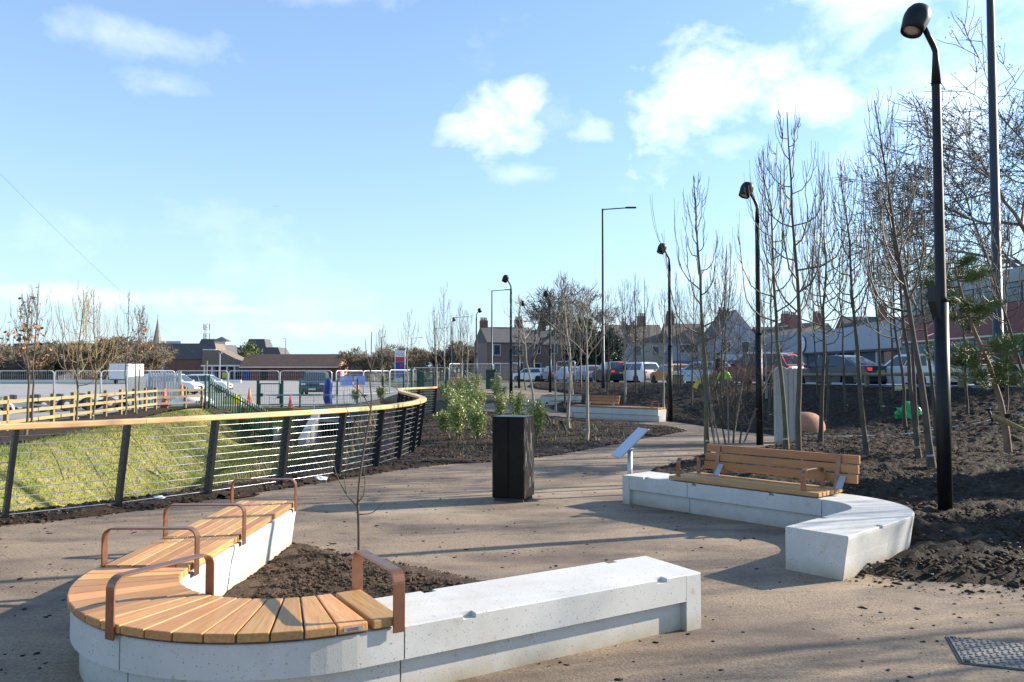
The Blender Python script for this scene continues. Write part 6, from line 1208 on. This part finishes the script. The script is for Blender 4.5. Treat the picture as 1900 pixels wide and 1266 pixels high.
gz = thing('blue_gazebo', 'small blue gazebo beyond the brick block gable', 'gazebo', (-35, 165, 0)); MB().add([(-2, -2, 2.5), (2, -2, 2.5), (2, 2, 2.5), (-2, 2, 2.5), (0, 0, 3.9)], [(0, 1, 4), (1, 2, 4), (2, 3, 4), (3, 0, 4), (3, 2, 1, 0)]).build('roof', K['blue_wrap'], gz)
for sx in (-1.9, 1.9):
    for sy in (-1.9, 1.9): MB().tube([(sx, sy, 0), (sx, sy, 2.5)], .05, 6).build('leg', K['galv'], gz)
ch = thing('church_spire', 'slender grey stone church spire on the skyline', 'church', (-181, 400, 0)); MB().box((0, 0, 6), (6, 6, 12)).build('tower', K['stone'], ch); MB().lathe([(3.4, 12), (2.2, 17.5), (.95, 24), (.05, 29.5)], 8).build('spire', K['stone'], ch); MB().bar((0, 0, 29.3), (0, 0, 31), .15).build('finial', K['trim'], ch)
for a in range(4): MB().add([(2.0*math.cos(a*1.57)-.5, 2.0*math.sin(a*1.57)-.5, 15.4), (2.0*math.cos(a*1.57)+.5, 2.0*math.sin(a*1.57)-.5, 15.4), (2.0*math.cos(a*1.57)+.5, 2.0*math.sin(a*1.57)+.5, 15.4), (2.0*math.cos(a*1.57)-.5, 2.0*math.sin(a*1.57)+.5, 15.4), (2.0*math.cos(a*1.57), 2.0*math.sin(a*1.57), 18.6)], [(0, 1, 4), (1, 2, 4), (2, 3, 4), (3, 0, 4), (3, 2, 1, 0)]).build('lucarne', K['stone'], ch)
ma = thing('phone_mast', 'lattice phone mast with antennas above the store roof', 'mast', (-97.5, 250, 0)); 
for sx, sy in ((-.5, -.5), (.5, -.5), (0, .6)): MB().tube([(sx, sy, 0), (sx*.8, sy*.8, 17.2)], .09, 5).build('mast_leg', K['galv'], ma)
mb = MB()
for i in range(17): mb.bar((-.5, -.5, i), (.5, -.5, i+1), .07); mb.bar((.5, -.5, i), (0, .6, i+1), .07); mb.bar((0, .6, i), (-.5, -.5, i+1), .07)
mb.build('lattice', K['galv'], ma)
for i, (a, z) in enumerate([(0, 16), (2.1, 16), (4.2, 16), (.7, 13), (2.8, 13), (4.9, 13)]): MB().box((1.0*math.cos(a), 1.0*math.sin(a), z), (.3, .3, 2.0)).build('antenna', K['galv'], ma)
MB().tube([(0, 0, 17), (0, 0, 19)], .05, 5).build('whip', K['galv'], ma)
lw = thing('low_shed', 'low dark building with a pale gable at the picture edge', 'building', (-88, 140, 0)); MB().box((0, 4, 1.8), (14, 8, 3.6)).build('wall', K['trim'], lw); MB().prism([(-7.4, 3.5), (7.4, 3.5), (0, 6.6)], 'y', -.1, 8).build('roof', K['slate'], lw); MB().prism([(-2.5, 3.6), (2.5, 3.6), (0, 5.4)], 'y', -.3, -.12).build('gable_panel', K['dealer_blue'], lw)
wl = MB().box((-70, 116, .3), (60, .3, .4)).build('boundary_wall', K['white']); tag(wl, 'low white boundary wall along the far side of the car park', 'wall')
vg = zone('verge', [(-110, 111), (-52, 111), (-46, 116), (-46, 119), (-110, 119)], K['hedge'], 3.0, .03)
# retail sign
rs__ = thing('retail_sign', 'tall blue, red and white retail price sign beyond the fencing', 'sign', (-18.7, 131, 0)); MB().box((0, 0, 2.6), (1.75, .35, 5.3)).build('cabinet', K['white'], rs__); MB().box((0, -.19, 2.0), (1.45, .04, 2.6)).build('blue_panel', K['tesco_blue'], rs__); MB().box((0, -.19, 3.75), (1.45, .04, .8)).build('red_panel', K['sign_red'], rs__)
text('brand_lettering', 'TESCO', .46, K['bluesteel'], rs__, (0, -.2, 4.65), (math.pi/2, 0, 0), .01)
for i in range(2): MB().box((.25, -.22, 2.95-.32*i), (.5, .03, .2)).build('price_strip', K['magenta'], rs__)
# pole row beyond car park
for i, (x, y, hh_, lb) in enumerate([(-72.5, 127, 6.0, 'slim pale pole among the bare trees left of the store'), (-66.5, 149, 5.6, 'pale pole in front of the brick store wall'), (-55.5, 149, 5.2, 'pale pole in front of the entrance canopy'), (-31.0, 158, 4.8, 'short pale pole right of the gazebo'), (-25.0, 142, 4.6, 'short pale pole in front of the scrub')]):
    t = thing('lamp_pole', lb, 'pole', (x, y, 0), 0, 'pale poles in the car park'); MB().tube([(0, 0, 0), (0, 0, hh_)], .11, 8).build('pole', K['render'], t); MB().box((0, 0, hh_+.06), (.7, .35, .14)).build('lantern', K['render'], t)
ow = MB().tube([(-26-i*.0+(-16)*i/12-0*i, 30+6.5*i, 14.6-1.05*i+.03*(i-6)**2) for i in range(13)], .007, 5).build('overhead_wire', K['trim'], None, True); tag(ow, 'thin overhead wire slanting down the sky', 'wire')
tp = thing('telegraph_pole', 'timber telegraph pole at the low end of the overhead wire', 'pole', (-42, 108, 0)); MB().tube([(0, 0, 0), (0, 0, 3.2)], .12, 8).build('pole', K['old_shaded_wood'], tp)
gl = MB(); gl.add([(0, -.28, 0), (.05, 0, .05), (0, .26, 0), (-.05, 0, -.02), (.45, .05, .18), (.85, .02, .05), (-.45, .05, .18), (-.85, .02, .05), (.1, -.12, .02), (-.1, -.12, .02)], [(0, 1, 3), (1, 2, 3), (0, 8, 1), (8, 4, 1), (1, 4, 2), (8, 5, 4), (9, 0, 3), (9, 3, 6), (3, 2, 6), (9, 6, 7)]); g_ = gl.build('gull', K['white']); g_.location = (-27.2, 90, 20.8); g_.scale = (.45, .45, .45); tag(g_, 'tiny pale gull gliding in the open sky', 'bird')
